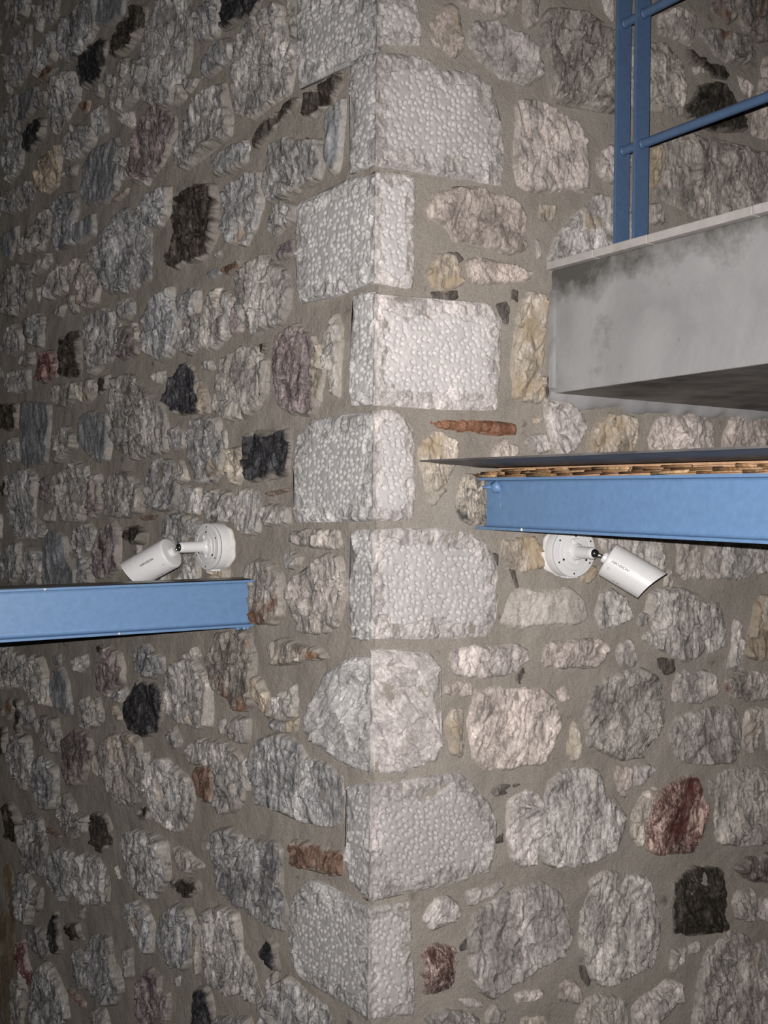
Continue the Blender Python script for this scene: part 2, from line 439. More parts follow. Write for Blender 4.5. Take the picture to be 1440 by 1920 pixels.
# ------------------------------------------------------------------ stones of the walls, survey in millimetres:
# wall, kind, outline as (distance from the corner, height); some narrow pale left strips are painted lit sides
STONES = '''
L g 2563,5243 2434,5198 2463,5090 2493,5077 2562,5088 2570,5174
L g 2419,5187 2331,5156 2345,5080 2448,5094 2441,5142
L l 2253,5088 2204,5072 2190,5005 2210,4969 2273,4996 2273,5050
L g 2163,5097 2030,5050 2043,4978 2128,4970 2156,5010
L g 2042,4934 1805,4939 1659,4919 1675,4817 1709,4782 1815,4748 1951,4763 2021,4798
L g 2148,4918 2061,4915 2054,4806 2271,4790 2292,4811 2237,4896
L g 2492,5018 2309,5042 2311,4862 2445,4797 2513,4823 2507,4951
L l 2592,4983 2545,4969 2528,4797 2559,4800 2599,4920
L s 1654,4922 1446,4849 1466,4792 1585,4787 1675,4817
L k 1343,4774 1288,4746 1282,4687 1402,4649 1497,4641 1562,4669 1557,4728 1445,4761
L n 1640,4750 1595,4730 1617,4646 1684,4599 1778,4605 1820,4628 1803,4734 1732,4738
L g 1454,4621 1361,4578 1349,4449 1483,4427 1548,4464 1549,4545 1506,4572
L l 1177,4754 974,4683 979,4443 1063,4414 1108,4362 1230,4382 1319,4474 1330,4539 1301,4622 1253,4672
L l 1027,4417 898,4392 948,4372 1000,4360
L l 1063,4414 1027,4394 1013,4354 1080,4341
L v 1259,4390 1182,4369 1080,4304 1088,4219 1161,4163 1227,4141 1335,4131 1397,4179 1357,4306
L l 1441,4406 1384,4407 1368,4352 1399,4348 1462,4384
L g 1683,4486 1604,4495 1592,4385 1659,4382 1694,4432
L g 1605,4599 1572,4594 1577,4553 1610,4562
L g 1695,4587 1639,4586 1627,4526 1684,4542
L b 1825,4556 1742,4548 1753,4510 1800,4507
L g 2092,4701 1950,4712 1826,4678 1831,4584 1948,4519 2050,4491 2104,4527
L s 2415,4748 2242,4745 2248,4655 2399,4632 2436,4654
L g 2228,4712 2132,4691 2145,4638 2255,4646
L g 2535,4758 2430,4763 2443,4591 2612,4610 2628,4680
L n 2255,4600 2158,4580 2171,4522 2310,4483 2383,4512 2369,4566
L g 1947,4460 1848,4477 1694,4427 1693,4375 1798,4343 1934,4354 1985,4404
L g 2596,4594 2398,4568 2397,4439 2563,4400 2611,4513
L t 2184,4418 2011,4438 1997,4369 2035,4279 2155,4266 2266,4318 2225,4405
L g 1946,4324 1846,4318 1871,4280 1984,4295
L s 1716,4339 1504,4343 1481,4258 1502,4153 1588,4116 1749,4138 1809,4193 1798,4285
L g 1482,4297 1398,4282 1407,4181 1470,4176 1492,4235
L g 1295,4151 1246,4136 1275,4109 1325,4129
L b 1588,4111 1417,4134 1427,4117 1512,4105
L b 2215,4765 2120,4793 2053,4767 2093,4740 2187,4740
L g 2578,4337 2323,4359 2266,4301 2322,4249 2530,4255 2593,4292
L g 1034,4242 999,4287 948,4327 864,4339 767,4328 758,4249 726,4197 733,4153 845,4146 920,4138 997,4107 1078,4144 1069,4197
L g 951,4617 876,4622 786,4608 786,4574 817,4498 916,4513 951,4555
L n 778,4610 559,4532 602,4498 707,4509 777,4506 786,4574
L g 809,4469 761,4467 713,4431 721,4395 768,4392 856,4376 890,4399 882,4440
L g 631,4467 515,4481 473,4482 453,4459 431,4373 390,4332 383,4263 415,4202 484,4198 605,4178 680,4211 697,4316 683,4417
L l 412,4477 376,4464 374,4347 394,4361
L k 604,4103 539,4140 388,4171 355,4162 414,4143 482,4121 567,4078 596,4085
L k 329,4162 259,4162 169,4184 168,4158 192,4135 222,4110 309,4095 335,4110
L s 222,4095 156,4110 158,4048 172,3996 183,3917 207,3915 232,3966 227,4028
L g 482,4057 420,4066 347,4032 258,4017 247,3958 262,3912 371,3901 507,3898 526,3942 509,4011
L g 756,4111 641,4113 618,4090 640,4050 724,4040 819,4044 796,4091
L g 754,3983 625,4005 559,3994 554,3907 578,3830 637,3787 721,3810 769,3866
R p 164,4296 218,4366 235,4367 261,4343 269,4256 246,4227 198,4242 169,4254 185,4279
R p 299,4314 323,4345 403,4347 477,4332 524,4300 543,4261 541,4230 488,4193 446,4201 405,4199 364,4223 311,4242 299,4270
R p 257,4393 448,4436 441,4382 385,4372 313,4377 261,4378
R p 475,4443 526,4454 523,4384 499,4360 476,4367
R g 546,4401 569,4429 627,4442 705,4447 760,4423 816,4419 853,4383 860,4235 841,4175 759,4168 689,4176 631,4163 573,4167 567,4235 537,4330
R p 452,4126 465,4145 545,4156 612,4131 675,4114 711,4053 717,3971 708,3914 654,3922 582,3900 492,3895 464,3899 450,3950 458,4031
R g 861,4372 910,4398 995,4412 1049,4394 1072,4365 1084,4317 1083,4217 1064,4201 1009,4208 950,4226 869,4196
R p 752,4020 786,4065 863,4073 865,3964 808,3956 757,3977
R p 764,4508 804,4517 805,4445 775,4474
R p 982,4503 1036,4532 1069,4547 1135,4532 1130,4494 1109,4435 1070,4444 1016,4443 978,4445
R o 1153,4494 1181,4504 1284,4509 1373,4497 1386,4448 1345,4427 1257,4414 1217,4431 1187,4459 1142,4479
R o 1197,4571 1236,4614 1300,4628 1298,4559 1266,4535 1226,4552
R o 1311,4631 1472,4667 1475,4532 1409,4509 1355,4520 1319,4559
R k 1098,4420 1127,4401 1200,4390 1240,4394 1275,4371 1264,4356 1201,4352 1172,4376 1099,4379
R l 1122,4366 1166,4383 1178,4360 1133,4348
R k 1085,4226 1135,4276 1145,4312 1230,4341 1270,4331 1300,4285 1354,4247 1349,4207 1238,4189 1187,4184 1091,4210
R p 1304,4380 1334,4377 1382,4356 1371,4315 1341,4327 1323,4345
R p 1412,4362 1434,4462 1507,4477 1513,4221 1446,4197 1385,4200 1402,4255
R g 1021,4144 1109,4155 1211,4146 1356,4152 1447,4140 1558,4127 1563,3896 1368,3867 1136,3894 1019,3933 976,3951 991,4007 1006,4076
R t 958,4084 995,4103 1004,4055 991,3999 970,3959 954,3973
R p 958,3912 993,3921 1020,3900 1004,3860 962,3855
R g 570,3700 617,3791 684,3855 753,3916 804,3911 887,3890 889,3793 746,3724 619,3682
L s 2639,4164 2454,4187 2450,4130 2528,4048 2607,4091
L g 2438,4122 2379,4126 2393,4073 2437,4045
L g 2343,4134 2140,4203 2113,4187 2113,4131 2166,4034 2263,4031 2342,4064
L g 2047,4196 1957,4221 1870,4208 1845,4165 1862,4089 1880,4006 2045,4008 2066,4072
L s 1868,4079 1690,4092 1689,4014 1831,4003 1874,4021
L g 1500,4040 1426,4060 1344,4029 1254,3935 1243,3842 1252,3777 1412,3752 1562,3769 1607,3821 1654,3936 1598,4003
L g 1329,4040 1245,4071 1113,4074 1121,3985 1177,3944 1283,3969
L l 1764,3944 1688,3962 1671,3928 1734,3913
L g 2606,3994 2437,4016 2319,3985 2297,3849 2347,3827 2480,3785 2620,3827 2653,3928
L l 2298,3976 2165,3994 2098,4006 2098,3972 2179,3946 2262,3942
L g 2164,3882 2019,3948 1960,3906 1940,3827 2017,3822 2123,3814
L o 1941,3914 1892,3949 1794,3923 1699,3850 1641,3811 1663,3747 1732,3735 1816,3757 1829,3827 1928,3863
L l 1928,3804 1865,3801 1840,3728 1889,3729
L l 2069,3762 1940,3773 1977,3723 2042,3737
L l 2240,3887 2205,3876 2219,3810 2247,3825
L g 2346,3751 2204,3768 2163,3741 2182,3624 2259,3638 2360,3695
L g 2587,3714 2480,3755 2404,3705 2396,3628 2524,3617 2618,3656
L k 1989,3632 1827,3654 1813,3470 1911,3478 2001,3490
L m 2189,3596 2067,3590 2027,3537 2040,3482 2146,3468 2243,3487
L g 1744,3695 1629,3714 1529,3694 1485,3633 1494,3539 1559,3500 1626,3501 1683,3464 1730,3531 1766,3613 1761,3676
L g 1475,3722 1391,3720 1360,3667 1411,3649 1485,3658
L v 1463,3621 1411,3610 1348,3549 1338,3514 1451,3500 1486,3528 1468,3576
L l 1396,3637 1359,3628 1318,3565 1338,3558
L g 1222,3702 1091,3721 1062,3639 1043,3554 1097,3481 1171,3470 1229,3499 1298,3520 1289,3610
L g 1054,3679 940,3690 910,3677 913,3611 982,3597 1040,3627
L g 982,3588 913,3602 896,3586 899,3494 972,3478 1034,3498
L n 1078,3406 1006,3446 954,3427 936,3390 901,3307 917,3273 1058,3280 1104,3329
L l 1238,3428 1152,3435 1133,3396 1199,3392
L g 1504,3430 1398,3439 1337,3412 1247,3357 1160,3319 1126,3242 1125,3153 1283,3136 1364,3130 1479,3168 1529,3215 1536,3367
L k 1626,3449 1570,3455 1569,3414 1636,3378
L g 1837,3429 1741,3448 1659,3426 1682,3386 1740,3359 1812,3374
L l 2066,3440 1874,3448 1867,3388 1910,3353 2038,3366
L g 2523,3539 2315,3539 2300,3451 2461,3445 2554,3475
L g 2388,3604 2273,3610 2272,3558 2388,3557
L k 1089,3932 1076,3989 1014,4022 927,4030 827,4013 806,3970 817,3903 793,3876 841,3824 890,3784 993,3792 1055,3780 1119,3804 1110,3844 1047,3870 1075,3911
L g 513,3807 493,3836 465,3871 424,3878 381,3857 380,3814 423,3811 478,3787
L v 474,3732 436,3753 396,3758 382,3724 409,3713 463,3714
L l 828,3796 792,3796 776,3776 816,3779
L b 771,3735 678,3747 674,3723 735,3708 767,3717
L l 651,3716 534,3734 484,3701 428,3673 394,3616 407,3562 447,3516 524,3517 603,3501 641,3551 672,3622 688,3684
L s 873,3733 815,3742 775,3722 839,3711
L l 888,3607 806,3675 703,3631 726,3587 721,3518 812,3480 861,3481 895,3542
L v 710,3598 668,3596 660,3520 709,3508
L l 763,3432 670,3462 552,3458 554,3381 564,3320 556,3278 615,3248 729,3245 801,3275 787,3387
L l 544,3412 515,3418 521,3317 549,3286
L k 544,3466 516,3467 530,3436 548,3442
L v 460,3473 372,3503 288,3458 280,3396 292,3328 266,3261 297,3239 389,3248 437,3271 465,3353 466,3434
L t 268,3429 231,3433 236,3358 253,3268 279,3300 274,3361
L l 219,3462 177,3510 159,3474 164,3396 168,3281 192,3294 206,3378 222,3425
L l 903,3441 844,3444 811,3411 885,3413
L t 936,3381 902,3378 859,3322 850,3269 884,3266 918,3344
R p 167,3810 190,3839 259,3863 347,3872 437,3862 479,3833 496,3809 494,3724 430,3701 366,3713 313,3721 247,3717 225,3755 170,3770
R t 168,3616 205,3672 244,3672 275,3639 275,3598 223,3574 185,3585
R p 296,3663 322,3674 458,3666 514,3653 505,3636 413,3615 323,3603 301,3619
R d 181,3566 219,3559 262,3578 267,3560 228,3545 189,3552
R d 231,3682 261,3685 283,3669 270,3657 252,3666
R d 445,3603 468,3598 469,3567 446,3573
R d 396,3553 427,3564 441,3534 433,3503 410,3505
R t 483,3569 515,3599 572,3589 562,3467 557,3315 576,3280 519,3278 454,3290 448,3382 461,3459 469,3529
R t 540,3853 558,3863 601,3857 583,3812 540,3805
R p 527,3755 541,3749 546,3707 532,3693
L k 2632,3404 2446,3393 2445,3286 2552,3284 2615,3299
L s 2386,3401 2105,3372 2097,3282 2130,3183 2143,3132 2325,3112 2384,3137 2393,3296
L g 2582,3219 2475,3246 2407,3220 2406,3149 2535,3139 2582,3171
L g 2050,3236 1934,3270 1853,3229 1846,3186 1933,3161 1984,3129 2076,3131
L s 1811,3302 1728,3318 1568,3305 1556,3218 1566,3132 1645,3125 1726,3156 1822,3211
L g 1112,3215 1057,3231 995,3211 1003,3161 1093,3154
L l 1038,3121 1011,3106 975,3052 1019,3034 1046,3061
L g 1267,3034 1263,3082 1176,3124 1083,3108 1046,3034 1054,2951 1165,2944 1247,2967 1267,3005
L g 1587,3035 1489,3085 1384,3069 1307,3015 1276,2967 1301,2933 1423,2915 1564,2918 1598,2989
L l 1669,3071 1633,3076 1626,2958 1660,2962
L g 1996,3080 1833,3126 1737,3104 1730,3035 1735,2941 1782,2892 1968,2888 2008,2936 2022,3014
L v 1723,3067 1678,3071 1677,2988 1631,2942 1677,2910 1721,2915
L g 2518,3037 2488,3079 2310,3100 2239,3071 2251,2898 2140,2844 2153,2810 2455,2799 2517,2863
L k 2596,3037 2531,3085 2541,2989 2604,2982
L v 2169,3059 2075,3075 2067,2991 2100,2957 2168,2974
L l 2073,2935 2034,2947 2046,2880 2113,2873
L g 1855,2853 1735,2883 1676,2848 1710,2773 1793,2732 1854,2794
L v 1608,2860 1519,2893 1476,2864 1474,2724 1561,2683 1651,2672 1697,2706 1692,2769 1618,2819
L k 1423,2866 1330,2878 1260,2856 1289,2822 1381,2818 1433,2836
L l 1340,2815 1309,2816 1299,2782 1349,2775
L g 1117,2908 1063,2928 978,2925 973,2880 990,2838 1070,2830 1126,2847
L g 965,2911 930,2921 887,2891 929,2854 968,2857
L b 1301,2918 1184,2925 1193,2913 1290,2906
L s 2126,2822 2046,2841 1942,2812 1929,2741 1853,2691 1852,2627 2165,2605 2152,2730
L g 2350,2738 2293,2764 2173,2741 2179,2649 2192,2603 2349,2603
L g 2593,2702 2516,2760 2410,2777 2408,2641 2514,2586 2592,2599
L g 1829,2725 1733,2746 1709,2700 1685,2649 1816,2640
L g 981,2798 903,2797 902,2712 1024,2699 989,2756
L l 1019,2997 983,3020 906,3020 897,2962 913,2935 1018,2938
L g 926,3244 858,3254 777,3241 768,3189 755,3076 823,3042 898,3042 932,3083 968,3196
L l 764,3206 741,3209 744,3145 764,3145
L t 728,3140 697,3143 636,3146 635,3083 672,3035 703,3037 735,3080
L n 614,3166 577,3194 512,3175 456,3185 408,3195 401,3151 407,3068 454,3060 497,3073 525,3057 590,3045 612,3066
L g 847,3007 742,3011 699,2999 703,2930 698,2918 829,2906 863,2936 863,2980
L l 679,2990 627,3016 560,3008 548,2934 558,2886 625,2878 655,2889 692,2922
L p 531,2959 481,2968 405,2961 391,2917 446,2916 501,2908 537,2934
L b 531,3006 406,3018 399,3014 496,2998
L p 377,2886 267,2897 157,2901 156,2863 168,2853 229,2856 331,2856 377,2862
L l 417,2817 397,2834 337,2817 350,2792 403,2777
L o 623,2769 565,2793 493,2792 437,2763 422,2696 435,2643 462,2612 591,2599 593,2729 631,2739
L p 395,2710 349,2761 310,2767 266,2805 204,2831 156,2822 125,2738 148,2680 159,2642 213,2610 327,2598 368,2645
R B 177,3207 219,3211 267,3209 373,3211 464,3209 460,3182 405,3184 329,3192 284,3187 232,3191 189,3198
R t 148,3110 160,3151 198,3180 215,3179 263,3151 268,3113 247,3079 230,3020 200,2982 188,2975 174,3019 165,3067 157,3085
R p 383,3132 410,3159 428,3166 465,3149 475,3127 443,3103 388,3109
R p 498,3162 525,3178 559,3187 590,3153 578,3137 536,3132
R t 525,3233 558,3238 558,3223 530,3217
R p 571,3282 654,3282 704,3240 709,3201 680,3144 627,3123 602,3146 592,3200 567,3235
R t 725,3165 754,3218 804,3257 908,3249 914,3192 905,3138 858,3129 735,3134
R p 967,3210 1004,3253 1125,3267 1205,3262 1228,3220 1229,3160 1184,3146 963,3140
R p 1270,3161 1286,3226 1321,3271 1477,3273 1509,3212 1510,3159 1276,3148
R w 269,2982 286,3050 304,3062 357,3055 368,2922 314,2926 279,2938 265,2964
R t 423,2876 492,2879 539,2882 559,2847 564,2796 493,2782 470,2790 423,2826
R f 444,2683 466,2721 489,2733 565,2721 633,2719 662,2730 712,2696 733,2639 688,2621 615,2628 533,2624 454,2624 426,2637
R d 387,2842 410,2834 410,2803 396,2819
R d 452,2791 470,2790 477,2755 485,2720 471,2748
R g 775,2877 1011,2874 1034,2828 1024,2769 911,2785 796,2832
R H 1039,2815 1056,2821 1078,2813 1081,2798 1067,2787 1045,2790 1034,2801
R g 1088,2865 1155,2864 1191,2791 1191,2744 1124,2744 1090,2764 1083,2806
R p 1218,2846 1247,2863 1279,2854 1271,2789 1264,2738 1214,2741 1197,2769
R g 1287,2863 1352,2862 1407,2853 1420,2777 1397,2738 1313,2738 1275,2746 1274,2794
R g 1431,2848 1511,2847 1513,2762 1445,2755 1426,2791
R t 716,2777 756,2796 766,2772 736,2740 701,2749
R g 773,2674 782,2715 834,2717 886,2678 908,2636 877,2621 825,2607 784,2601 766,2642
R g 971,2700 1014,2711 1080,2713 1102,2712 1193,2667 1262,2660 1280,2628 1293,2558 1300,2518 1230,2501 1185,2495 1117,2482 1050,2512 990,2536 946,2564 989,2599 982,2654
R l 1030,2723 1035,2757 1051,2779 1076,2751 1068,2722
R d 1007,2498 1083,2497 1084,2450 1046,2445 1013,2468
R g 945,2643 966,2638 972,2608 935,2598 927,2615
R p 660,2567 734,2575 785,2568 805,2543 796,2511 771,2488 710,2496 656,2492 588,2500 563,2518 568,2541 587,2567
R p 857,2552 899,2562 915,2532 921,2482 869,2477 853,2499 847,2528
R g 1313,2443 1329,2539 1340,2604 1364,2594 1374,2536 1379,2439 1331,2438
R t 1387,2491 1407,2552 1429,2649 1459,2679 1515,2672 1519,2456 1445,2466 1396,2482
R p 1069,2367 1085,2425 1107,2449 1197,2443 1243,2435 1256,2369 1233,2349 1188,2344 1086,2353
R o 1291,2384 1308,2413 1397,2424 1520,2429 1522,2330 1399,2336 1333,2350
R g 732,2378 752,2392 762,2420 817,2452 879,2460 943,2468 1019,2430 1031,2361 1027,2286 1011,2262 979,2240 942,2194 873,2193 790,2234 739,2248 733,2321
R g 1066,2265 1093,2297 1143,2309 1222,2324 1345,2318 1370,2272 1372,2183 1331,2135 1169,2144 1101,2168 1072,2214
R p 1386,2253 1400,2296 1454,2309 1456,2228 1439,2168 1403,2154 1383,2191
R p 1479,2298 1554,2283 1557,2146 1488,2154
L g 2637,2315 2511,2329 2495,2187 2540,2108 2635,2094
L g 2487,2188 2473,2280 2368,2275 2352,2183 2433,2124
L g 2331,2238 2274,2292 2161,2294 2106,2222 2085,2101 2132,2105 2300,2091 2352,2136
L l 2054,2313 1995,2332 1988,2288 2027,2283
L s 2066,2244 1975,2279 1910,2222 1872,2108 1922,2089 2025,2111 2072,2154
L g 1849,2328 1753,2361 1740,2325 1788,2287 1836,2286
L k 1659,2403 1608,2419 1619,2382 1653,2378
L v 1613,2378 1558,2407 1460,2396 1438,2349 1432,2295 1523,2256 1567,2224 1635,2240 1641,2312
L g 1545,2233 1427,2275 1395,2255 1415,2222 1501,2214
L g 1355,2414 1255,2455 1206,2427 1140,2421 1130,2380 1177,2350 1274,2341 1334,2353
L l 1003,2451 925,2483 899,2459 933,2442 985,2433
L g 1092,2380 1047,2414 924,2438 915,2430 848,2395 822,2359 825,2239 887,2219 1018,2220 1128,2239 1129,2295
L n 1344,2283 1334,2308 1186,2315 1143,2293 1147,2226 1184,2149 1261,2125 1373,2125 1404,2164 1384,2237
L n 2463,2071 2388,2077 2358,2005 2394,1934 2432,1993
L g 2351,2065 2271,2072 2242,2013 2328,1957 2343,1984
L o 2594,2014 2524,2062 2470,2034 2508,1974 2586,1979
L g 2242,1995 2214,2035 2011,2057 1985,2001 1984,1935 2049,1917 2144,1938 2228,1969
L g 1774,2177 1727,2195 1709,2145 1716,2070 1773,2071
L l 1697,2178 1646,2202 1611,2161 1610,2120 1679,2077 1703,2115
L l 1522,2175 1490,2201 1436,2159 1457,2146 1500,2153
L v 1946,1975 1858,2040 1725,2037 1701,2009 1724,1921 1759,1855 1819,1815 1919,1837 1964,1883
L g 2522,1856 2416,1930 2298,1927 2269,1845 2268,1741 2340,1690 2459,1694 2521,1754
L g 2240,1845 2143,1876 2022,1849 2008,1774 2021,1688 2168,1648 2253,1709
L l 1632,1981 1543,2070 1372,2110 1301,2094 1284,1980 1278,1894 1369,1844 1485,1832 1563,1871 1642,1916
L g 1099,2159 1054,2195 1008,2148 1026,2126 1080,2135
L g 1211,2034 1135,2068 1052,2047 971,2027 944,1978 952,1895 1004,1845 1132,1823 1219,1859 1230,1953
L l 1275,2040 1246,2075 1249,1915 1274,1919
L k 2598,1560 2504,1600 2397,1553 2382,1467 2426,1432 2549,1443
L g 1982,1736 1918,1766 1843,1734 1842,1648 1942,1612 1981,1669
L k 1298,1865 1234,1870 1228,1828 1287,1814
L k 1663,1744 1584,1758 1539,1723 1516,1667 1616,1605 1685,1634 1698,1705
L k 2617,1919 2570,1921 2537,1817 2616,1790
L o 808,2501 800,2541 651,2566 606,2558 575,2495 574,2436 584,2343 633,2319 710,2349 790,2363 839,2400 848,2457
L t 571,2429 545,2432 487,2375 476,2328 501,2315 537,2347 574,2382
L o 482,2543 434,2560 333,2552 237,2555 206,2536 281,2527 352,2514 433,2492 468,2487
L l 459,2379 398,2413 365,2433 351,2392 357,2347 404,2328 445,2325 466,2354
L t 397,2321 344,2338 363,2295 403,2288
L g 486,2310 417,2313 410,2286 458,2282
L p 716,2245 670,2287 602,2290 609,2222 654,2213 716,2219
L l 764,2267 744,2266 748,2222 764,2224
L g 557,2215 514,2247 430,2279 336,2260 303,2227 202,2228 141,2203 123,2147 133,2084 193,2058 320,2043 455,2055 526,2047 534,2116 571,2166
L g 904,2176 724,2192 653,2171 633,2099 636,2026 682,1986 760,1963 785,1979 782,2107 852,2115 920,2092 955,2121
L b 919,2070 844,2107 803,2098 795,1994 826,1983 893,2003
L p 642,2144 601,2173 589,2125 603,2067 626,2092
R p 257,2557 275,2567 336,2575 363,2565 436,2557 473,2569 511,2549 516,2525 474,2497 428,2485 351,2486 302,2490 262,2507 253,2531
R p 232,2461 276,2478 320,2469 327,2438 289,2434 237,2446
R t 238,2363 259,2402 290,2396 297,2365 291,2313 298,2289 292,2256 256,2278 260,2319
R p 334,2423 338,2447 428,2448 512,2440 569,2431 608,2401 638,2338 620,2276 592,2228 563,2211 515,2220 459,2211 377,2216 336,2251 326,2302 312,2356
R d 479,2477 502,2503 516,2478 503,2444 484,2457
R d 396,2152 423,2164 573,2162 578,2152 442,2151 410,2135
R p 623,2423 657,2437 672,2395 638,2390
R t 665,2228 669,2271 688,2330 708,2288 714,2215 690,2209
R p 456,2110 484,2134 535,2139 564,2120 566,1985 548,1917 505,1915 468,1941 453,2001
R p 843,2147 858,2174 911,2168 906,2114 886,2071 859,2095
R p 919,2167 980,2164 1002,2149 970,2119 925,2100
R m 967,1982 1003,2061 1069,2095 1141,2112 1186,2099 1204,2062 1228,2007 1229,1950 1207,1910 1185,1874 1117,1867 1018,1878 979,1900 965,1944
R l 918,2013 955,2079 987,2080 990,2054 964,1986 960,1932 947,1913 919,1950
R l 987,2092 1025,2094 1003,2076
R g 1279,2101 1332,2117 1527,2091 1532,1842 1409,1846 1277,1874 1259,1942 1263,2038
R g 593,2151 660,2183 720,2181 781,2162 808,2093 839,2065 876,2023 890,1980 862,1921 795,1894 694,1889 616,1901 577,1919 566,2020 584,2097
R k 1096,1776 1158,1814 1291,1789 1310,1698 1318,1582 1271,1586 1167,1592 1094,1610 1087,1692
R v 1350,1784 1404,1802 1495,1806 1533,1787 1535,1710 1460,1717 1399,1745
R g 756,1831 811,1855 981,1807 1009,1748 1032,1676 1028,1609 1007,1528 943,1516 822,1495 765,1535 744,1597 721,1646 726,1763 751,1791
R p 1340,1670 1370,1701 1442,1693 1450,1629 1426,1589 1365,1617
R p 1468,1658 1536,1655 1538,1550 1463,1600
R l 1236,2084 1253,2078 1257,2034 1239,2040
L y 2694,1440 2581,1468 2556,1352 2501,1270 2461,1112 2467,990 2480,743 2502,553 2685,480
L g 2368,1544 2266,1604 2168,1604 2112,1521 2139,1423 2166,1364 2292,1340 2366,1391 2385,1475
L g 1968,1652 1818,1705 1722,1717 1745,1658 1817,1613 1904,1608
L b 2140,1588 1980,1577 1980,1569 2099,1570
L g 2098,1451 1980,1528 1865,1536 1889,1453 1913,1336 1964,1310 2070,1346 2118,1400
L g 1840,1467 1768,1562 1650,1572 1582,1559 1582,1435 1602,1403 1741,1366 1839,1380
L l 1572,1531 1553,1531 1547,1436 1569,1419
L g 2440,1287 2307,1330 2235,1298 2241,1215 2290,1112 2363,1107 2439,1155 2458,1234
L l 2221,1297 2165,1307 2171,1213 2220,1193
L g 2319,1080 2233,1130 2135,1127 2080,1060 2121,1012 2218,1008 2290,1048
L n 2055,1215 2009,1252 1989,1174 1962,1111 2001,1081 2054,1125
L l 1789,1330 1753,1347 1765,1295 1789,1293
L k 1912,1227 1813,1264 1764,1215 1837,1196 1912,1194
L g 1692,1217 1647,1275 1534,1296 1500,1205 1424,1141 1477,1071 1553,1032 1644,1050 1703,1134
L l 1405,1298 1363,1317 1351,1212 1403,1198
L g 1848,1138 1800,1160 1727,1137 1708,1053 1762,1012 1835,1045
L g 1431,1716 1368,1752 1208,1782 1104,1771 1084,1659 1148,1593 1196,1551 1324,1532 1397,1570 1440,1634
L g 1406,1458 1324,1502 1244,1498 1195,1455 1203,1356 1262,1336 1343,1378 1406,1408
L l 1048,1776 968,1774 915,1752 865,1757 924,1722 1012,1712 1039,1741
L k 1056,1658 915,1693 880,1672 949,1629 1029,1633
L g 1147,1494 1046,1572 948,1588 913,1545 929,1449 963,1382 1071,1359 1127,1377 1160,1418
L l 1043,1326 1016,1331 1024,1291 1043,1299
L v 1310,1197 1212,1290 1135,1284 1144,1238 1079,1248 1087,1160 1171,1099 1279,1076 1310,1138
L m 2422,987 2348,1017 2303,932 2216,869 2244,836 2317,868 2421,915
L g 2450,814 2361,888 2323,801 2352,719 2366,630 2464,604 2480,683
L g 2203,943 2093,1010 2013,982 1922,926 1883,853 2011,758 2173,706 2286,726 2273,819
L b 1897,979 1749,963 1749,947 1859,955
L g 1655,978 1564,1012 1530,958 1642,909
L l 1494,1594 1450,1550 1461,1542 1488,1565
L g 776,1895 704,1922 605,1909 517,1923 453,1943 419,1928 425,1886 424,1814 389,1744 415,1687 478,1683 572,1687 647,1697 733,1715 774,1751 783,1828
L b 372,1964 274,1982 192,1984 132,1996 131,1936 161,1928 254,1925 344,1904 371,1909
L g 846,1611 764,1649 662,1659 639,1611 630,1550 570,1524 525,1448 532,1412 628,1423 721,1376 818,1389 844,1500
L n 534,1582 478,1642 442,1633 449,1607 434,1559 477,1569 519,1570
L g 434,1514 386,1552 313,1542 293,1538 211,1537 180,1511 185,1478 378,1402 440,1431 475,1450
L l 483,1517 448,1550 454,1499 486,1463
L n 902,1331 834,1356 792,1296 800,1245 926,1195 909,1274
L l 909,1564 887,1553 878,1488 894,1384 907,1388
L g 518,1430 482,1419 439,1386 516,1348 532,1396
L g 776,1281 590,1352 575,1325 783,1242
L l 874,1839 841,1844 824,1821 865,1806
R p 175,1826 213,1868 257,1865 283,1841 293,1813 275,1797 232,1801 206,1783 184,1802
R m 160,1728 206,1742 276,1717 285,1677 277,1618 243,1599 178,1612 173,1662 190,1688
R p 314,1866 327,1876 381,1874 436,1881 445,1872 391,1846 364,1839 328,1833
R p 320,1758 346,1811 377,1817 418,1837 506,1858 578,1858 636,1817 677,1753 678,1673 644,1623 581,1607 533,1601 468,1571 404,1553 358,1582 335,1621 325,1692
R p 282,1575 313,1568 372,1540 368,1530 323,1540
R p 487,1539 511,1542 582,1535 587,1514 525,1507 492,1515
R p 645,1534 670,1545 700,1535 731,1488 721,1465 651,1492
R g 187,1539 252,1547 305,1528 359,1497 359,1462 175,1504
R p 386,1506 418,1523 455,1491 451,1465 386,1479
R l 512,1467 593,1457 594,1409 507,1428
R d 294,1717 320,1739 323,1708 298,1705
R d 416,2008 439,2024 439,1997 416,1997
R g 1210,1471 1237,1526 1284,1548 1342,1568 1403,1548 1452,1503 1502,1507 1571,1481 1577,1187 1173,1279 1183,1355
R p 1084,1560 1145,1553 1135,1512 1091,1486 1079,1514
R p 1157,1559 1202,1564 1214,1535 1157,1529
R p 929,1410 960,1432 1025,1448 1058,1463 1125,1445 1137,1390 1093,1374 1043,1342 1005,1317 941,1332
R g 711,1428 746,1466 792,1476 854,1455 902,1432 909,1339 702,1386
R d 719,1581 739,1573 765,1527 756,1509 730,1542
'''
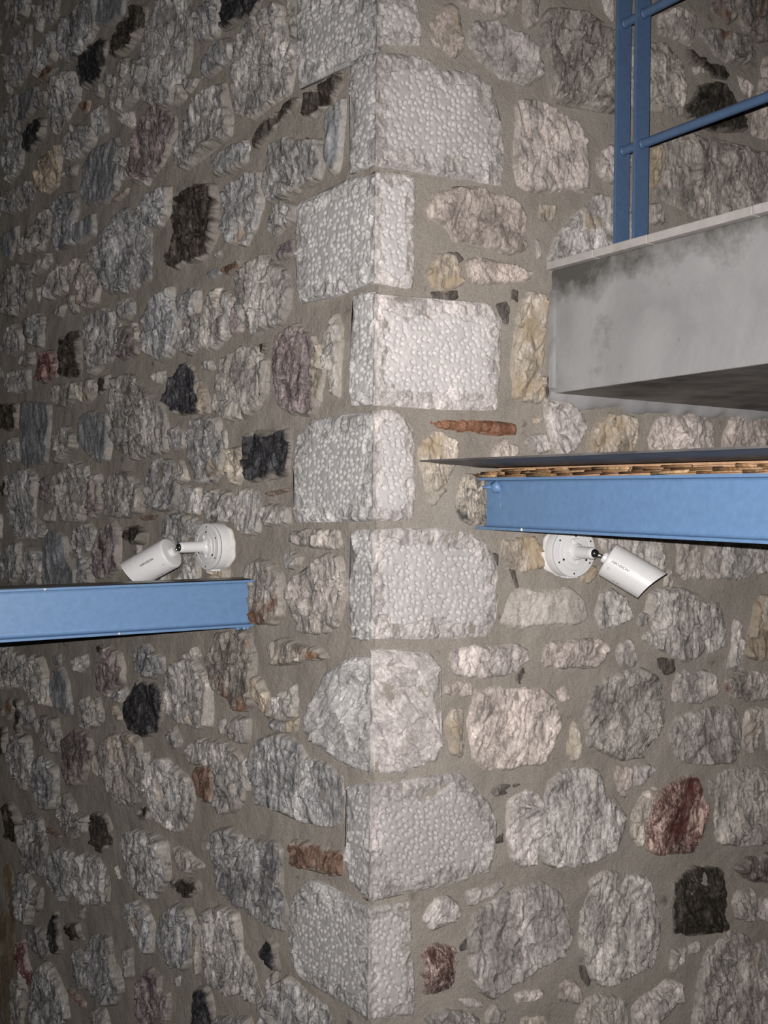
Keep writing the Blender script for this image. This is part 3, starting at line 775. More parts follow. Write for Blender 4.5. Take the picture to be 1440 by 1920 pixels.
QUOINS = '''
L q1 372,4471 3,4340 1,4193 76,4207 151,4212 223,4208 310,4203 356,4193 373,4253 367,4344
R q1 -3,4339 117,4366 130,4332 139,4284 137,4236 102,4229 82,4232 45,4221 -1,4208
L q2 122,4203 70,4205 1,4186 2,4042 5,3901 72,3895 120,3891 118,3946 97,4039 121,4111
R q2 -1,4189 62,4199 123,4205 182,4198 195,4182 255,4190 329,4190 370,4164 384,4098 402,4075 412,4009 412,3891 355,3891 293,3893 258,3888 190,3889 77,3897 2,3886
L q3 367,3847 351,3859 293,3855 218,3866 123,3879 -1,3860 1,3581 67,3576 130,3563 214,3564 340,3562 361,3603 355,3677 369,3718
R q3 2,3872 65,3875 127,3877 126,3797 125,3688 124,3615 118,3567 77,3569 4,3574
L q4 107,3549 61,3557 3,3549 3,3388 4,3249 103,3247 115,3289 116,3362 100,3434 95,3500
R q4 4,3545 52,3539 81,3531 152,3545 263,3548 360,3553 382,3537 414,3509 406,3455 407,3341 400,3250 328,3246 197,3243 113,3247 3,3245
L q5 348,3173 284,3217 210,3221 149,3225 102,3219 34,3227 -7,3228 -4,3089 0,2933 87,2929 205,2926 358,2920 372,2953 359,3016 373,3087 361,3134
R q5 4,3229 48,3234 84,3229 101,3208 128,3183 132,3092 134,3018 129,2945 108,2934 67,2932 0,2934
L q6 104,2899 64,2907 2,2909 3,2610 54,2602 88,2605 103,2647 101,2685 108,2758 80,2833
R q6 3,2906 76,2911 201,2912 275,2909 310,2896 364,2873 392,2826 406,2799 407,2715 403,2638 372,2602 292,2598 162,2605 2,2614
L q7 311,2339 292,2381 261,2417 212,2490 140,2529 93,2554 0,2562 1,2428 1,2251 77,2246 148,2254 184,2270 259,2286 304,2305
R q7 1,2583 79,2578 117,2569 184,2565 219,2525 215,2462 202,2441 225,2334 230,2300 209,2261 175,2253 95,2236 1,2251
L q8 111,2187 88,2199 1,2218 0,2066 -1,1907 55,1912 96,1930 115,1999 104,2077
R q8 0,2220 83,2212 158,2200 244,2220 292,2214 342,2166 387,2122 415,2061 407,2027 412,1984 390,1918 318,1906 213,1904 128,1907 21,1896 2,1899
L q9 350,1819 272,1881 241,1886 191,1881 131,1873 61,1882 0,1879 -2,1763 -3,1578 51,1576 126,1577 237,1578 314,1578 367,1623 375,1696 369,1758
R q9 0,1875 13,1880 87,1879 128,1875 138,1810 138,1736 146,1660 149,1585 145,1556 98,1562 3,1573
'''


def parse(s):
    for ln in s.strip().splitlines():
        t = ln.split()
        yield t[0], t[1], np.array([[float(x) for x in q.split(',')] for q in t[2:]])

def outline(P, step, amp, fix_corner=False, grow=6.5):
    """rounded, finely broken outline from the surveyed points"""
    if not fix_corner:
        ar = np.dot(P[:, 0], np.roll(P[:, 1], -1)) - np.dot(P[:, 1], np.roll(P[:, 0], -1))
        ta = np.roll(P, -1, 0) - P
        ta = ta / np.maximum(np.hypot(*ta.T), 1e-6)[:, None]
        nn = np.stack([ta[:, 1], -ta[:, 0]], 1) * (1 if ar > 0 else -1)
        vn = nn + np.roll(nn, 1, 0)
        vn = vn / np.maximum(np.hypot(*vn.T), 0.5)[:, None]
        P = P + vn * min(grow, 2.0 + math.sqrt(abs(ar) / 2) * grow * 0.008)
        Q = []
        for i in range(len(P)):
            a, b = P[i], P[(i + 1) % len(P)]
            Q += [a * 0.9 + b * 0.1, a * 0.1 + b * 0.9]
        P = np.array(Q)
    out = []
    for i in range(len(P)):
        a, b = P[i], P[(i + 1) % len(P)]
        n = max(1, int(round(np.hypot(*(b - a)) / step)))
        for k in range(n):
            out.append(a + (b - a) * k / n)
    out = np.array(out)
    nx = noise(out[:, 0] / 26, out[:, 1] / 26) + 0.6 * noise(out[:, 0] / 11 + 40, out[:, 1] / 11)
    ny = noise(out[:, 0] / 26 + 91, out[:, 1] / 26) + 0.6 * noise(out[:, 0] / 11, out[:, 1] / 11 + 71)
    d = np.stack([nx, ny], 1) * amp
    if fix_corner:
        d[np.abs(out[:, 0]) < 1.0, 0] = 0
        d[np.abs(out[:, 0]) < 1.0, 1] *= 0.3
    return out + d

def inside(P, x, y):
    c = np.zeros(len(x), bool)
    for i in range(len(P)):
        (x1, y1), (x2, y2) = P[i], P[i - 1]
        if y1 != y2:
            c ^= ((y1 > y) != (y2 > y)) & (x < (x2 - x1) * (y - y1) / (y2 - y1) + x1)
    return c

def edge_dist(P, pts):
    d = np.full(len(pts), 1e9)
    Q = np.roll(P, -1, axis=0)
    for a, b in zip(P, Q):
        ab = b - a
        L = ab @ ab
        if L < 1e-9:
            continue
        t = np.clip(((pts - a) @ ab) / L, 0, 1)
        d = np.minimum(d, np.hypot(*(pts - a - t[:, None] * ab).T))
    return d

def patch(P, s):
    """triangulated patch inside outline P with point spacing s (mm)"""
    lo, hi = P.min(0), P.max(0)
    nx, ny = int((hi[0] - lo[0]) / s) + 2, int((hi[1] - lo[1]) / (s * 0.87)) + 2
    gx, gy = np.meshgrid(np.arange(nx), np.arange(ny))
    X = lo[0] + (gx + 0.5 * (gy % 2)) * s
    Y = lo[1] + gy * s * 0.87
    r2 = np.random.default_rng(int(abs(lo[0] * 7 + lo[1])))
    X = (X + r2.uniform(-0.22, 0.22, X.shape) * s).ravel()
    Y = (Y + r2.uniform(-0.22, 0.22, Y.shape) * s).ravel()
    ok = inside(P, X, Y)
    I = np.stack([X[ok], Y[ok]], 1)
    if len(I):
        I = I[edge_dist(P, I) > 0.55 * s]
    V = np.concatenate([P, I]) if len(I) else P
    n = len(P)
    r = delaunay_2d_cdt([Vector(p) for p in V], [(i, (i + 1) % n) for i in range(n)], [], 1, 1e-4, False)
    v = np.array([tuple(x) for x in r[0]])
    f = np.array([q for q in r[2] if len(q) == 3], int)
    a, b, c = v[f[:, 0]], v[f[:, 1]], v[f[:, 2]]
    neg = ((b - a)[:, 0] * (c - a)[:, 1] - (b - a)[:, 1] * (c - a)[:, 0]) < 0
    f[neg] = f[neg][:, ::-1]
    return v, f

def skirt(f):
    """directed edges on the rim of the patch"""
    e = np.concatenate([f[:, [0, 1]], f[:, [1, 2]], f[:, [2, 0]]])
    key = set(map(tuple, e))
    return [(a, b) for a, b in key if (b, a) not in key]

FLAT = {'s': 0.35, 'y': 0.12, 'f': 0.22, 'd': 0.25, 'B': 0.5, 'H': 0.3}
def facets(x, y, cx, cy, seed, slope):
    """chipped planes: each cell of a jittered grid carries a tilted plane, the highest one shows"""
    r2 = np.random.default_rng(seed)
    J, T = r2.uniform(0.1, 0.9, (64, 64, 2)), r2.normal(0, slope, (64, 64, 2))
    H = r2.uniform(-0.12, 0.12, (64, 64)) * cx
    ci, cj = np.floor(x / cx).astype(int), np.floor(y / cy).astype(int)
    best = np.full(len(x), -1e9)
    low = np.full(len(x), 1e9)
    for di in (-1, 0, 1):
        for dj in (-1, 0, 1):
            i, j = (ci + di), (cj + dj)
            a, b = i % 64, j % 64
            dx, dy = x - (i + J[a, b, 0]) * cx, y - (j + J[a, b, 1]) * cy
            d2 = np.hypot(dx / cx, dy / cy)
            p = H[a, b] + T[a, b, 0] * dx + T[a, b, 1] * 0.55 * dy
            take = d2 < low
            low = np.where(take, d2, low)
            best = np.where(take, p, best)
    return best

def rough_relief(v, d, seed, k, big):
    """broken rock face, heights in mm"""
    rs = random.Random(seed)
    a = rs.gauss(0, 0.28)
    x = v[:, 0] * math.cos(a) + v[:, 1] * math.sin(a) + seed * 13.7
    y = -v[:, 0] * math.sin(a) + v[:, 1] * math.cos(a) + seed * 5.3
    w = fbm(x / 70, y / 90, 2)
    wx, wy = x + w * 16, y + fbm(x / 45 + 30, y / 60, 2) * 18
    h = 0.6 * facets(wx, wy, 50, 105, seed, 0.36) + 0.75 * facets(wx, wy, 19, 52, seed + 7, 0.42)
    n1 = fbm(x / 95, y / 120, 2)
    n3 = 1 - 2 * np.abs(noise((x + 9 * w) / 15, y / 62)) + 0.5 * noise((x + 5 * w) / 7.5, y / 34)
    h = h + n1 * 6 + n3 * 2.6
    tilt = (rs.gauss(0, 0.045) * (v[:, 0] - v[:, 0].mean()) + rs.gauss(0, 0.035) * (v[:, 1] - v[:, 1].mean()))
    h = h - h.mean() + tilt
    g = FLAT.get(k, 1.0) * min(1.0, big / 120 + 0.3)
    return h * g

def to_world(w, v, h):
    D, N = np.array(DIR[w]), np.array(NOR[w])
    P = np.array(COR) + v[:, :1] / 1000 * D + h[:, None] / 1000 * N
    P[:, 2] = v[:, 1] / 1000
    return P

BACK = {'L': 0.019, 'R': 0.011}                   # how far the mortar lies behind the stone faces
def spacing(w, u):
    p = on_wall(w, u / 1000, 3)
    return 3.1 * p.y / FOCAL * 1000

def stone(w, k, P, seed, s=None, depth=-45.0, base=None):
    size = math.sqrt(abs(np.dot(P[:, 0], np.roll(P[:, 1], 1)) - np.dot(P[:, 1], np.roll(P[:, 0], 1))) / 2)
    s = s or spacing(w, P[:, 0].mean())
    O = outline(P, s * 1.25, 3.2 if size > 40 else 1.8, grow=10.0 if w == 'L' else 7.0)
    v, f = patch(O, s)
    d = edge_dist(O, v)
    bk = BACK[w] * 1000
    ew = min(13.0, size * 0.2)
    e = np.clip(d / ew, 0, 1)
    e = 1 - (1 - e) ** 2.6
    g = FLAT.get(k, 1.0)
    top = base if base is not None else (-2.0 + 7.0 * g * random.Random(seed).uniform(0.1, 1.2))
    if size < 55:
        top -= 0.35 * bk
    if k in 'dyH':
        top = 1.5 - bk
    lowest = -bk - 1.0
    h = lowest + e * (top - lowest) + rough_relief(v, d, seed, k, size) * (0.2 + 0.8 * e)
    keep = -bk + 4.5 if k not in 'dyH' else -bk
    flo = keep + 0.25 * (h - keep)
    h = np.where((h < keep) & (e > 0.85), np.maximum(flo, keep - 1.5), h)
    h = np.where(d < 1e-3, np.minimum(h, lowest + 4.0), h)
    wet = 15 if w == 'L' else 7
    sm = 1 - smooth(1.5, 8.0, d - wet * np.clip(noise(v[:, 0] / 55 + seed, v[:, 1] / 55) + 0.15, 0, 1) + 3 * noise(v[:, 0] / 9, v[:, 1] / 9))
    sm = sm * (0.8 if size > 45 else 0.4) * (1.0 if w == 'L' else 0.65) * (k not in 'dyHB')
    W3 = to_world(w, v, h)
    rim = skirt(f)
    n = len(v)
    ids = sorted({i for ab in rim for i in ab})
    low = {i: n + j for j, i in enumerate(ids)}
    W3 = np.concatenate([W3, to_world(w, v[ids], np.full(len(ids), depth))])
    q = []
    for a, b in rim:
        q += [(a, low[a], low[b]), (a, low[b], b)]
    F = np.concatenate([f, np.array(q, int)]) if q else f
    return W3, F, np.concatenate([sm, sm[ids]])

def wind(w, F):
    # outline coordinates run along the wall away from the corner: mirror on the left wall
    return F[:, ::-1] if w == 'L' else F

# ------------------------------------------------------------------ walls
WALL = {}
def plan(ml, mr):
    """corner line of the two faces set back by ml and mr"""
    a, b = NOR['L'], NOR['R']
    det = a.x * b.y - a.y * b.x
    return Vector(((-ml * b.y + mr * a.y) / det, (-mr * a.x + ml * b.x) / det, 0)) + COR

def wall(w, name, label, L, H=6.2, thick=0.45, g=0.02):
    c0, c1 = plan(BACK['L'], BACK['R']), plan(thick, thick)
    nu, nz = int(L / g), int(H / g)
    U, V = np.meshgrid(np.linspace(0, L, nu), np.linspace(0, H, nz))
    u, z = U.ravel(), V.ravel()
    h = (fbm(u / 0.17 + 3, z / 0.13, 3) * 0.005 + fbm(u / 0.05, z / 0.045 + 8, 2) * 0.0016) * smooth(0, 0.03, u)
    D, N = np.array(DIR[w]), np.array(NOR[w])
    P = np.array(c0) + u[:, None] * D + h[:, None] * N
    P[:, 2] = z
    i = (np.arange(nz - 1)[:, None] * nu + np.arange(nu - 1)).ravel()
    F = np.stack([i, i + 1, i + nu + 1, i + nu], 1)
    n = len(P)
    e = c1 + DIR[w] * L
    fo = [c0, c0 + DIR[w] * L, e, c1]
    ex = [(p.x, p.y, zz) for zz in (0, H) for p in fo]
    P = np.concatenate([P, np.array(ex)])
    B = np.array([[n + 1, n + 2, n + 6, n + 5], [n + 2, n + 3, n + 7, n + 6], [n, n + 3, n + 2, n + 1], [n + 4, n + 5, n + 6, n + 7]])
    F = np.concatenate([F, B])
    o = mk(name, P, wind(w, F), 'mortar', None, True, loc=tuple(COR))
    o['kind'] = 'structure'
    o['label'] = label
    o['category'] = 'wall'
    WALL[w] = o
wall('L', 'wall_left', 'grey rubble stone wall running back to the left of the corner', 3.9)
wall('R', 'wall_right', 'pinkish rubble stone wall running back to the right of the corner', 2.9)

def put_smear(o, sm):
    """mortar left on the margins of a stone"""
    if len(o.data.vertices) == len(sm):
        o.data.attributes.new('smear', 'FLOAT', 'POINT').data.foreach_set('value', sm.astype(np.float32))
    return o

seed = 0
NAMES = {'B': 'brick', 'd': 'pebble', 'H': 'plug', 'y': 'plaster_strip', 'b': 'brick'}  # d: thin dark pieces lying flush with the mortar
BOX = {'L': [], 'R': []}
for w, k, P in parse(STONES):
    seed += 1
    v, f, sm = stone(w, k, P, seed)
    BOX[w].append((P.min(0), P.max(0)))
    put_smear(mk(NAMES.get(k, 'stone'), v, wind(w, f), f'{w}_{k}', WALL[w], True), sm)

# small stones wedged in the wide joints of the left wall
rs = random.Random(21)
cand = []
OUT = [P for w, k, P in parse(STONES) if w == 'L'] + [P for w, k, P in parse(QUOINS) if w == 'L']
gx, gy = np.meshgrid(np.arange(330, 2680, 17.0), np.arange(560, 5250, 17.0))
pts = np.stack([gx.ravel(), gy.ravel()], 1)
far = np.full(len(pts), 1e9)
for P in OUT:
    lo, hi = P.min(0) - 130, P.max(0) + 130
    near = np.where(((pts > lo) & (pts < hi)).all(1))[0]
    if len(near):
        dd = edge_dist(P, pts[near])
        dd[inside(P, pts[near][:, 0], pts[near][:, 1])] = 0
        far[near] = np.minimum(far[near], dd)
order = np.argsort(-far)
placed = []
for i in order:
    r = min(far[i], 75)
    if r < 27 or len(placed) >= 62:
        break
    if any(np.hypot(*(pts[i] - q)) < r + rr + 8 for q, rr in placed):
        continue
    placed.append((pts[i], r))
for q, r in placed:
    seed += 1
    n = 7
    P = np.array([[q[0] + (r - 13) * rs.uniform(0.75, 1.0) * math.cos(a), q[1] + (r - 13) * rs.uniform(0.8, 1.15) * math.sin(a)] for a in np.arange(n) / n * 2 * math.pi + rs.uniform(0, 1)])
    k = rs.choice('gggglvpt')
    v, f, sm = stone('L', k, P, seed)
    put_smear(mk('stone', v, wind('L', f), f'L_{k}', WALL['L'], True), sm)

# squared corner stones, dressed with a point chisel, wrap round the edge
PECK = {'q1', 'q2', 'q3', 'q4', 'q5', 'q6', 'q8', 'q9'}
def peck_relief(w, v, d, seed):
    r2 = np.random.default_rng(seed)
    sp = 17.0
    x, y = v[:, 0] + 500, v[:, 1]
    best = np.full(len(v), 1e9)
    hgt = np.zeros(len(v))
    ci, cj = np.floor(x / sp).astype(int), np.floor(y / sp).astype(int)
    J = r2.uniform(0.12, 0.88, (512, 512, 2))
    A = r2.uniform(0.3, 1.2, (512, 512)) * (r2.uniform(0, 1, (512, 512)) > 0.14)
    for di in (-1, 0, 1):
        for dj in (-1, 0, 1):
            i, j = ci + di, cj + dj
            jx, jy = J[i % 512, j % 512, 0], J[i % 512, j % 512, 1]
            dx, dy = x - (i + jx) * sp, y - (j + jy) * sp
            # slanting point marks
            a, b = dx * 0.9 + dy * 0.42, -dx * 0.42 + dy * 0.9
            r = np.hypot(a / 5.4, b / 7.4)
            hgt = np.minimum(hgt, -np.clip(1 - r * r, 0, 1) ** 0.55 * 7.0 * A[i % 512, j % 512])
    wide = min(1.0, (v[:, 0].max() - v[:, 0].min()) / 300)
    thr = 14 + 30 * wide
    m = smooth(thr, thr + 5, d + (8 + 15 * wide) * noise(v[:, 0] / 40 + seed, v[:, 1] / 40) + 5 * noise(v[:, 0] / 13, v[:, 1] / 13))
    mg = fbm(v[:, 0] / 38, v[:, 1] / 38, 3) * 2.6
    rough = facets(v[:, 0] + 5 * noise(v[:, 0] / 20, v[:, 1] / 20), v[:, 1], 24, 30, seed, 0.2) + fbm(v[:, 0] / 12 + seed, v[:, 1] / 18, 3) * 1.4
    return hgt * m + mg * (1 - 0.6 * m) + (rough * 1.5 - 3.0) * (1.05 - m), m

QF = {}
for w, k, P in parse(QUOINS):
    QF.setdefault(k, {})[w] = P
for n, (k, fs) in enumerate(sorted(QF.items())):
    V3, FF, MI, DR_, n0 = [], [], [], [], 0
    for w in 'LR':
        P = fs[w].copy()
        P[np.abs(P[:, 0]) < 16, 0] = 0.0
        pk = k in PECK
        s = spacing(w, 100) * (0.6 if pk else 0.85)
        O = outline(P, s * 1.3, 1.8, True)
        v, f = patch(O, s)
        d = edge_dist(O, v)
        ci = np.clip(v[:, 0] / 14, 0, 1)
        onr = np.minimum(d, 1e9)
        # the corner line itself stays sharp, the joints round off
        core = np.where(v[:, 0] < 12, np.maximum(d, 0), d)
        jd = edge_dist_joint = np.full(len(v), 1e9)
        for a, b in zip(O, np.roll(O, -1, axis=0)):
            if abs(a[0]) < 1 and abs(b[0]) < 1:
                continue
            ab = b - a
            t = np.clip(((v - a) @ ab) / max(ab @ ab, 1e-9), 0, 1)
            jd = np.minimum(jd, np.hypot(*(v - a - t[:, None] * ab).T))
        e = 1 - (1 - np.clip(jd / 12, 0, 1)) ** 2
        dress = np.zeros(len(v))
        if pk:
            rel, dress = peck_relief(w, v, np.minimum(jd, v[:, 0] + 8), 40 + n)
        else:
            rel = rough_relief(v, d, 900 + n, 'g', 160) * 0.75
        chip = noise(v[:, 1] / 30 + n * 3, v[:, 0] * 0 + 5) * 3.5 + noise(v[:, 1] / 9, v[:, 0] * 0 + 2) * 1.6
        h = -8.0 + e * 8.0 + rel * ci * (0.3 + 0.7 * e) + np.where(v[:, 0] < 25, (1 - np.clip(v[:, 0] / 25, 0, 1)) * np.minimum(chip, 0), 0)
        W3 = to_world(w, v, h)
        rim = [(a, b) for a, b in skirt(f) if not (v[a, 0] < 1 and v[b, 0] < 1)]
        nn = len(v)
        ids = sorted({i for ab in rim for i in ab})
        low = {i: nn + j for j, i in enumerate(ids)}
        W3 = np.concatenate([W3, to_world(w, v[ids], np.full(len(ids), -42.0))])
        q = []
        for a, b in rim:
            q += [(a, low[a], low[b]), (a, low[b], b)]
        F = wind(w, np.concatenate([f, np.array(q, int)]))
        V3.append(W3)
        DR_.append(np.concatenate([dress, np.zeros(len(ids))]))
        FF.append(F + n0)
        MI += [0 if w == 'L' else 1] * len(F)
        n0 += len(W3)
    o = mk('quoin', np.concatenate(V3), np.concatenate(FF), ['quoin_L', 'quoin_R'], WALL['R'], True)
    at = o.data.attributes.new('dressed', 'FLOAT', 'POINT')
    at.data.foreach_set('value', np.concatenate(DR_).astype(np.float32))
    if len(o.data.polygons) == len(MI):
        o.data.polygons.foreach_set('material_index', MI)

# ordinary rubble of the same walls beyond what the picture takes in
def sees(p):
    d = p - EYE
    z = d.dot(fw)
    if z < 0.1:
        return False
    x, y = 720 + FOCAL * d.dot(rt) / z, 960 - FOCAL * d.dot(up) / z
    return -8 < x < 1448 and -8 < y < 1928
for w, L in (('L', 3800), ('R', 2800)):
    rs = random.Random(5)
    V3, FF, n0 = [], [], 0
    z = 40
    while z < 6050:
        hh = rs.uniform(110, 210)
        u = 0
        while u < L:
            ww = rs.uniform(120, 330)
            a = [u + 10 if u else 12, z + 8, u + ww - 10, z + hh - 10]
            P = np.array([[a[0], a[1]], [(a[0] + a[2]) / 2, a[1] - rs.uniform(-8, 6)], [a[2], a[1]], [a[2] + rs.uniform(-10, 6), (a[1] + a[3]) / 2],
                          [a[2] - rs.uniform(0, 25), a[3]], [(a[0] + a[2]) / 2, a[3] + rs.uniform(-8, 6)], [a[0] + rs.uniform(0, 25), a[3]]])
            hit = sees(on_wall(w, P[:, 0].mean() / 1000, P[:, 1].mean() / 1000))
            if not hit:
                for lo, hi in BOX[w]:
                    if lo[0] < a[2] + 6 and hi[0] > a[0] - 6 and lo[1] < a[3] + 6 and hi[1] > a[1] - 6:
                        hit = True
                        break
            if not hit:
                seed += 1
                v, f, _ = stone(w, 'g', P, seed, s=26)
                V3.append(v)
                FF.append(wind(w, f) + n0)
                n0 += len(v)
            u += ww
        z += hh
    if V3:
        o = mk('rubble_stonework', np.concatenate(V3), np.concatenate(FF), f'{w}_g', WALL[w], True)
        o['kind'] = 'stuff'

gm = MB().box((-5, -3, -0.12), (10, 0, 0), (0, 9, 0), (0, 0, 0.12))
go = gm.build('floor', 'ground')
go['kind'] = 'structure'
go['label'] = 'plain ground at the foot of both stone walls'
go['category'] = 'floor'

# ------------------------------------------------------------------ steel beams
def ibeam(name, label, A, b, s, top, bot, bw, L, tw=0.006, tf=0.0075, r=0.010):
    """rolled beam from A on the wall along b; s is the side towards the viewer"""
    t = thing(name, label, 'beam', (A.x, A.y, bot), 'blue steel beams')
    b = b.normalized()
    def ext(prof, nm, t0=0.0):
        n = len(prof)
        v = [A + s * x + Z * (y - A.z) + b * q for q in (t0, L) for x, y in prof]
        f = [[i, (i + 1) % n, (i + 1) % n + n, i + n] for i in range(n)] + [list(range(n))[::-1], [i + n for i in range(n)]]
        if s.cross(Z).dot(b) < 0:
            f = [q[::-1] for q in f]
        return mk(nm, v, f, 'blue_paint', t)
    hw = tw / 2
    lo, hi = bot + tf, top - tf
    arc = [(math.sin(a) * r, math.cos(a) * r) for a in np.linspace(0, math.pi / 2, 5)]
    web = [(hw + r - dx, lo + r - dy) for dx, dy in arc] + [(hw + r - dx, hi - r + dy) for dx, dy in arc[::-1]]
    web += [(-x, y) for x, y in web[::-1]]
    ext(web, 'web', 0.004)
    for nm, y0, y1 in (('top_flange', hi, top), ('bottom_flange', bot, lo)):
        o = ext([(-bw, y0), (bw, y0), (bw, y1), (-bw, y1)], nm)
        bevel(o, 0.0012, 2)
    return t

AR0 = on_wall('R', 0.3655, 0, -0.004)
AR0 = Vector((AR0.x, AR0.y, 3.0))
rb = ibeam('steel_beam', 'blue painted steel beam carrying reed matting, right of the stone corner', AR0, BR, SR, 3.054, 2.909, 0.042, 1.75)
mb = MB()
q = AR0 + SR * 0.004 + Z * 0.028
mb.rod(q - BR * 0.012 + SR * 0.02, q + BR * 0.055 + SR * 0.012, 0.0055, 10)
mb.lathe(q + BR * 0.055 + SR * 0.002, SR, [(0.016, 0), (0.019, 0.004), (0.014, 0.013), (0.006, 0.018)], 14, lambda a, h: 1 + 0.25 * math.sin(3 * a + h * 300))
mb.build('wall_tie', 'blue_paint', rb, True)
mb = MB()
for k, (x, z0, z1) in enumerate(((0.062, 3.012, 2.985), (0.066, 2.987, 2.966))):
    p = AR0 + BR * x + SR * 0.003
    mb.rod((p.x, p.y, z0), (p.x, p.y, z1), 0.0022, 8, 0.001)
mb.build('paint_run', 'blue_paint', rb, True)
for x, zz in ((0.205, 2.9135),):
    p = AR0 + BR * x + SR * 0.0425
    MB().lathe(Vector((p.x, p.y, zz)), SR, [(0.004, -0.001), (0.005, 0.001), (0.002, 0.003)], 8).build('paint_fleck', 'fleck', rb, True)

AL0 = on_wall('L', 0.592, 0, -0.003)
AL0 = Vector((AL0.x, AL0.y, 2.66))
lb = ibeam('steel_beam', 'blue painted steel beam with dark top, jutting from the left wall below a camera', AL0, BL, SL, 2.737, 2.592, 0.037, 1.6)
for x, zz in ((0.63, 2.731), (0.42, 2.595)):
    p = AL0 + BL * x + SL * 0.0375
    MB().lathe(Vector((p.x, p.y, zz)), SL, [(0.003, -0.001), (0.004, 0.001), (0.0015, 0.0025)], 8).build('paint_fleck', 'fleck', lb, True)
MB().box(AL0 - SL * 0.0365 + BL * 0.01 + Z * (2.737 - AL0.z), BL * 1.58, SL * 0.0725, Z * 0.0035).build('dark_strip', 'black_plastic', lb)  # thin dark strip along the top flange
mb = MB()
rs = random.Random(3)
for k in range(9):
    p = AL0 + BL * rs.uniform(0.0, 0.05) + SL * rs.uniform(0.005, 0.036) + Z * (2.592 - AL0.z - rs.uniform(0.0, 0.006))
    mb.lathe(p, Vector((rs.gauss(0, 1), rs.gauss(0, 1), rs.gauss(0, 1))), [(0.003, -0.005), (0.008, 0), (0.003, 0.006)], 7)
mb.build('weld_scrap', 'blue_paint', lb)

# ------------------------------------------------------------------ reed matting, board and sheet over the right beam
mat0 = AR0 + SR * 0.040
rm = thing('reed_matting', 'brown split reed matting lying on the blue beam under the dark sheet', 'matting', (AR0.x, AR0.y, 3.054))
rs = random.Random(11)
for lay in range(3):
    t = -0.01 + rs.uniform(0, 0.03)
    while t < 1.7:
        L = rs.uniform(0.035, 0.15)
        if not (lay == 2 and rs.random() < 0.3):
            r = rs.uniform(0.0028, 0.0048)
            p = AR0 + SR * (0.046 - 0.012 * (lay % 2) + rs.uniform(-0.006, 0.006)) + BR * t
            p.z = 3.054 + 0.0045 + lay * 0.0066 + rs.uniform(-0.001, 0.0015)
            e = p + BR * L + SR * rs.uniform(-0.010, 0.010) + Z * rs.uniform(-0.004, 0.004)
            e.z = max(e.z, 3.0588)
            mbr = MB()
            mbr.rod(p, e, r, 8, r * rs.uniform(0.75, 1.0))
            mbr.build('reed', 'reed', rm, True)
        t += L * rs.uniform(0.75, 1.05)
mb = MB()
mb.box(AR0 - SR * 0.5 + SR * 0.0 + BR * 0.02 + Z * (3.0545 - AR0.z), BR * 1.7, SR * 0.520, Z * 0.0195)
mb.build('mat_core', 'board', rm)
mb = MB()
p = AR0 + BR * 0.09 - SR * 0.48
mb.box(Vector((p.x, p.y, 3.0745)), BR * 1.63, SR * 0.510, Z * 0.0055)
bd = mb.build('roof_board', 'board')
bd['label'] = 'thin orange brown board between the reed matting and the dark sheet'
bd['category'] = 'board'
bd['kind'] = 'thing'
mb = MB()
p = on_wall('R', 0.137, 0, 0.004)
L0 = Vector((p.x, p.y, 3.0945))
far = -SR * 0.74
n = 24
# gently ribbed roofing sheet, ribs run out from the wall
vs, fs_ = [], []
for i in range(n + 1):
    q = i / n
    off = L0 + far * q
    rise = -0.0135 * min(1.0, q * 0.74 / 0.235) + 0.0010 * math.sin(q * math.pi * 2 * 7)
    st = on_wall('R', 0, 0, 0.012)
    # start of each rib keeps just clear of the wall face
    tt = (off - st).dot(NOR['R']) / -BR.dot(NOR['R'])
    a = off + BR * max(tt, 0) + Z * rise
    e = L0 + far * q + BR * 1.85 + Z * rise
    for pnt in (a, e):
        vs += [pnt, pnt + Z * 0.005]
for i in range(n):
    a, b = i * 4, i * 4 + 4
    fs_ += [[a, a + 2, b + 2, b], [a + 1, b + 1, b + 3, a + 3], [a, b, b + 1, a + 1], [a + 2, a + 3, b + 3, b + 2]]
fs_ += [[0, 1, 3, 2], [n * 4, n * 4 + 2, n * 4 + 3, n * 4 + 1]]
sh = mk('roof_sheet', vs, fs_, 'roof_sheet')
sh['label'] = 'thin dark grey roofing sheet laid over the reed matting'
sh['category'] = 'roof sheet'
sh['kind'] = 'thing'

# ------------------------------------------------------------------ concrete landing with coping and railing
S0 = on_wall('R', 0.5855, 0, -0.01)
SLAB_B, SLAB_T = 3.306, 3.667
IN = -SR
run, wid = 1.9, 1.75
sl = thing('concrete_landing', 'grey concrete landing slab jutting from the right wall above the beam', 'slab', (S0.x, S0.y, SLAB_B))
mb = MB()
c = [S0, S0 + BR * run, S0 + BR * run + IN * wid, S0 + DIR['R'] * wid]
dz = [0.0, 0.03, 0.02, -0.03]
v = [Vector((p.x, p.y, SLAB_B + d)) for p, d in zip(c, dz)] + [Vector((p.x, p.y, SLAB_T)) for p in c]
f = [[0, 3, 2, 1], [4, 5, 6, 7], [0, 1, 5, 4], [1, 2, 6, 5], [2, 3, 7, 6], [3, 0, 4, 7]]
mb.add(v, f)
o = mb.build('slab_body', ['concrete', 'soffit'], sl)
o.data.polygons[0].material_index = 1
bevel(o, 0.004, 2)
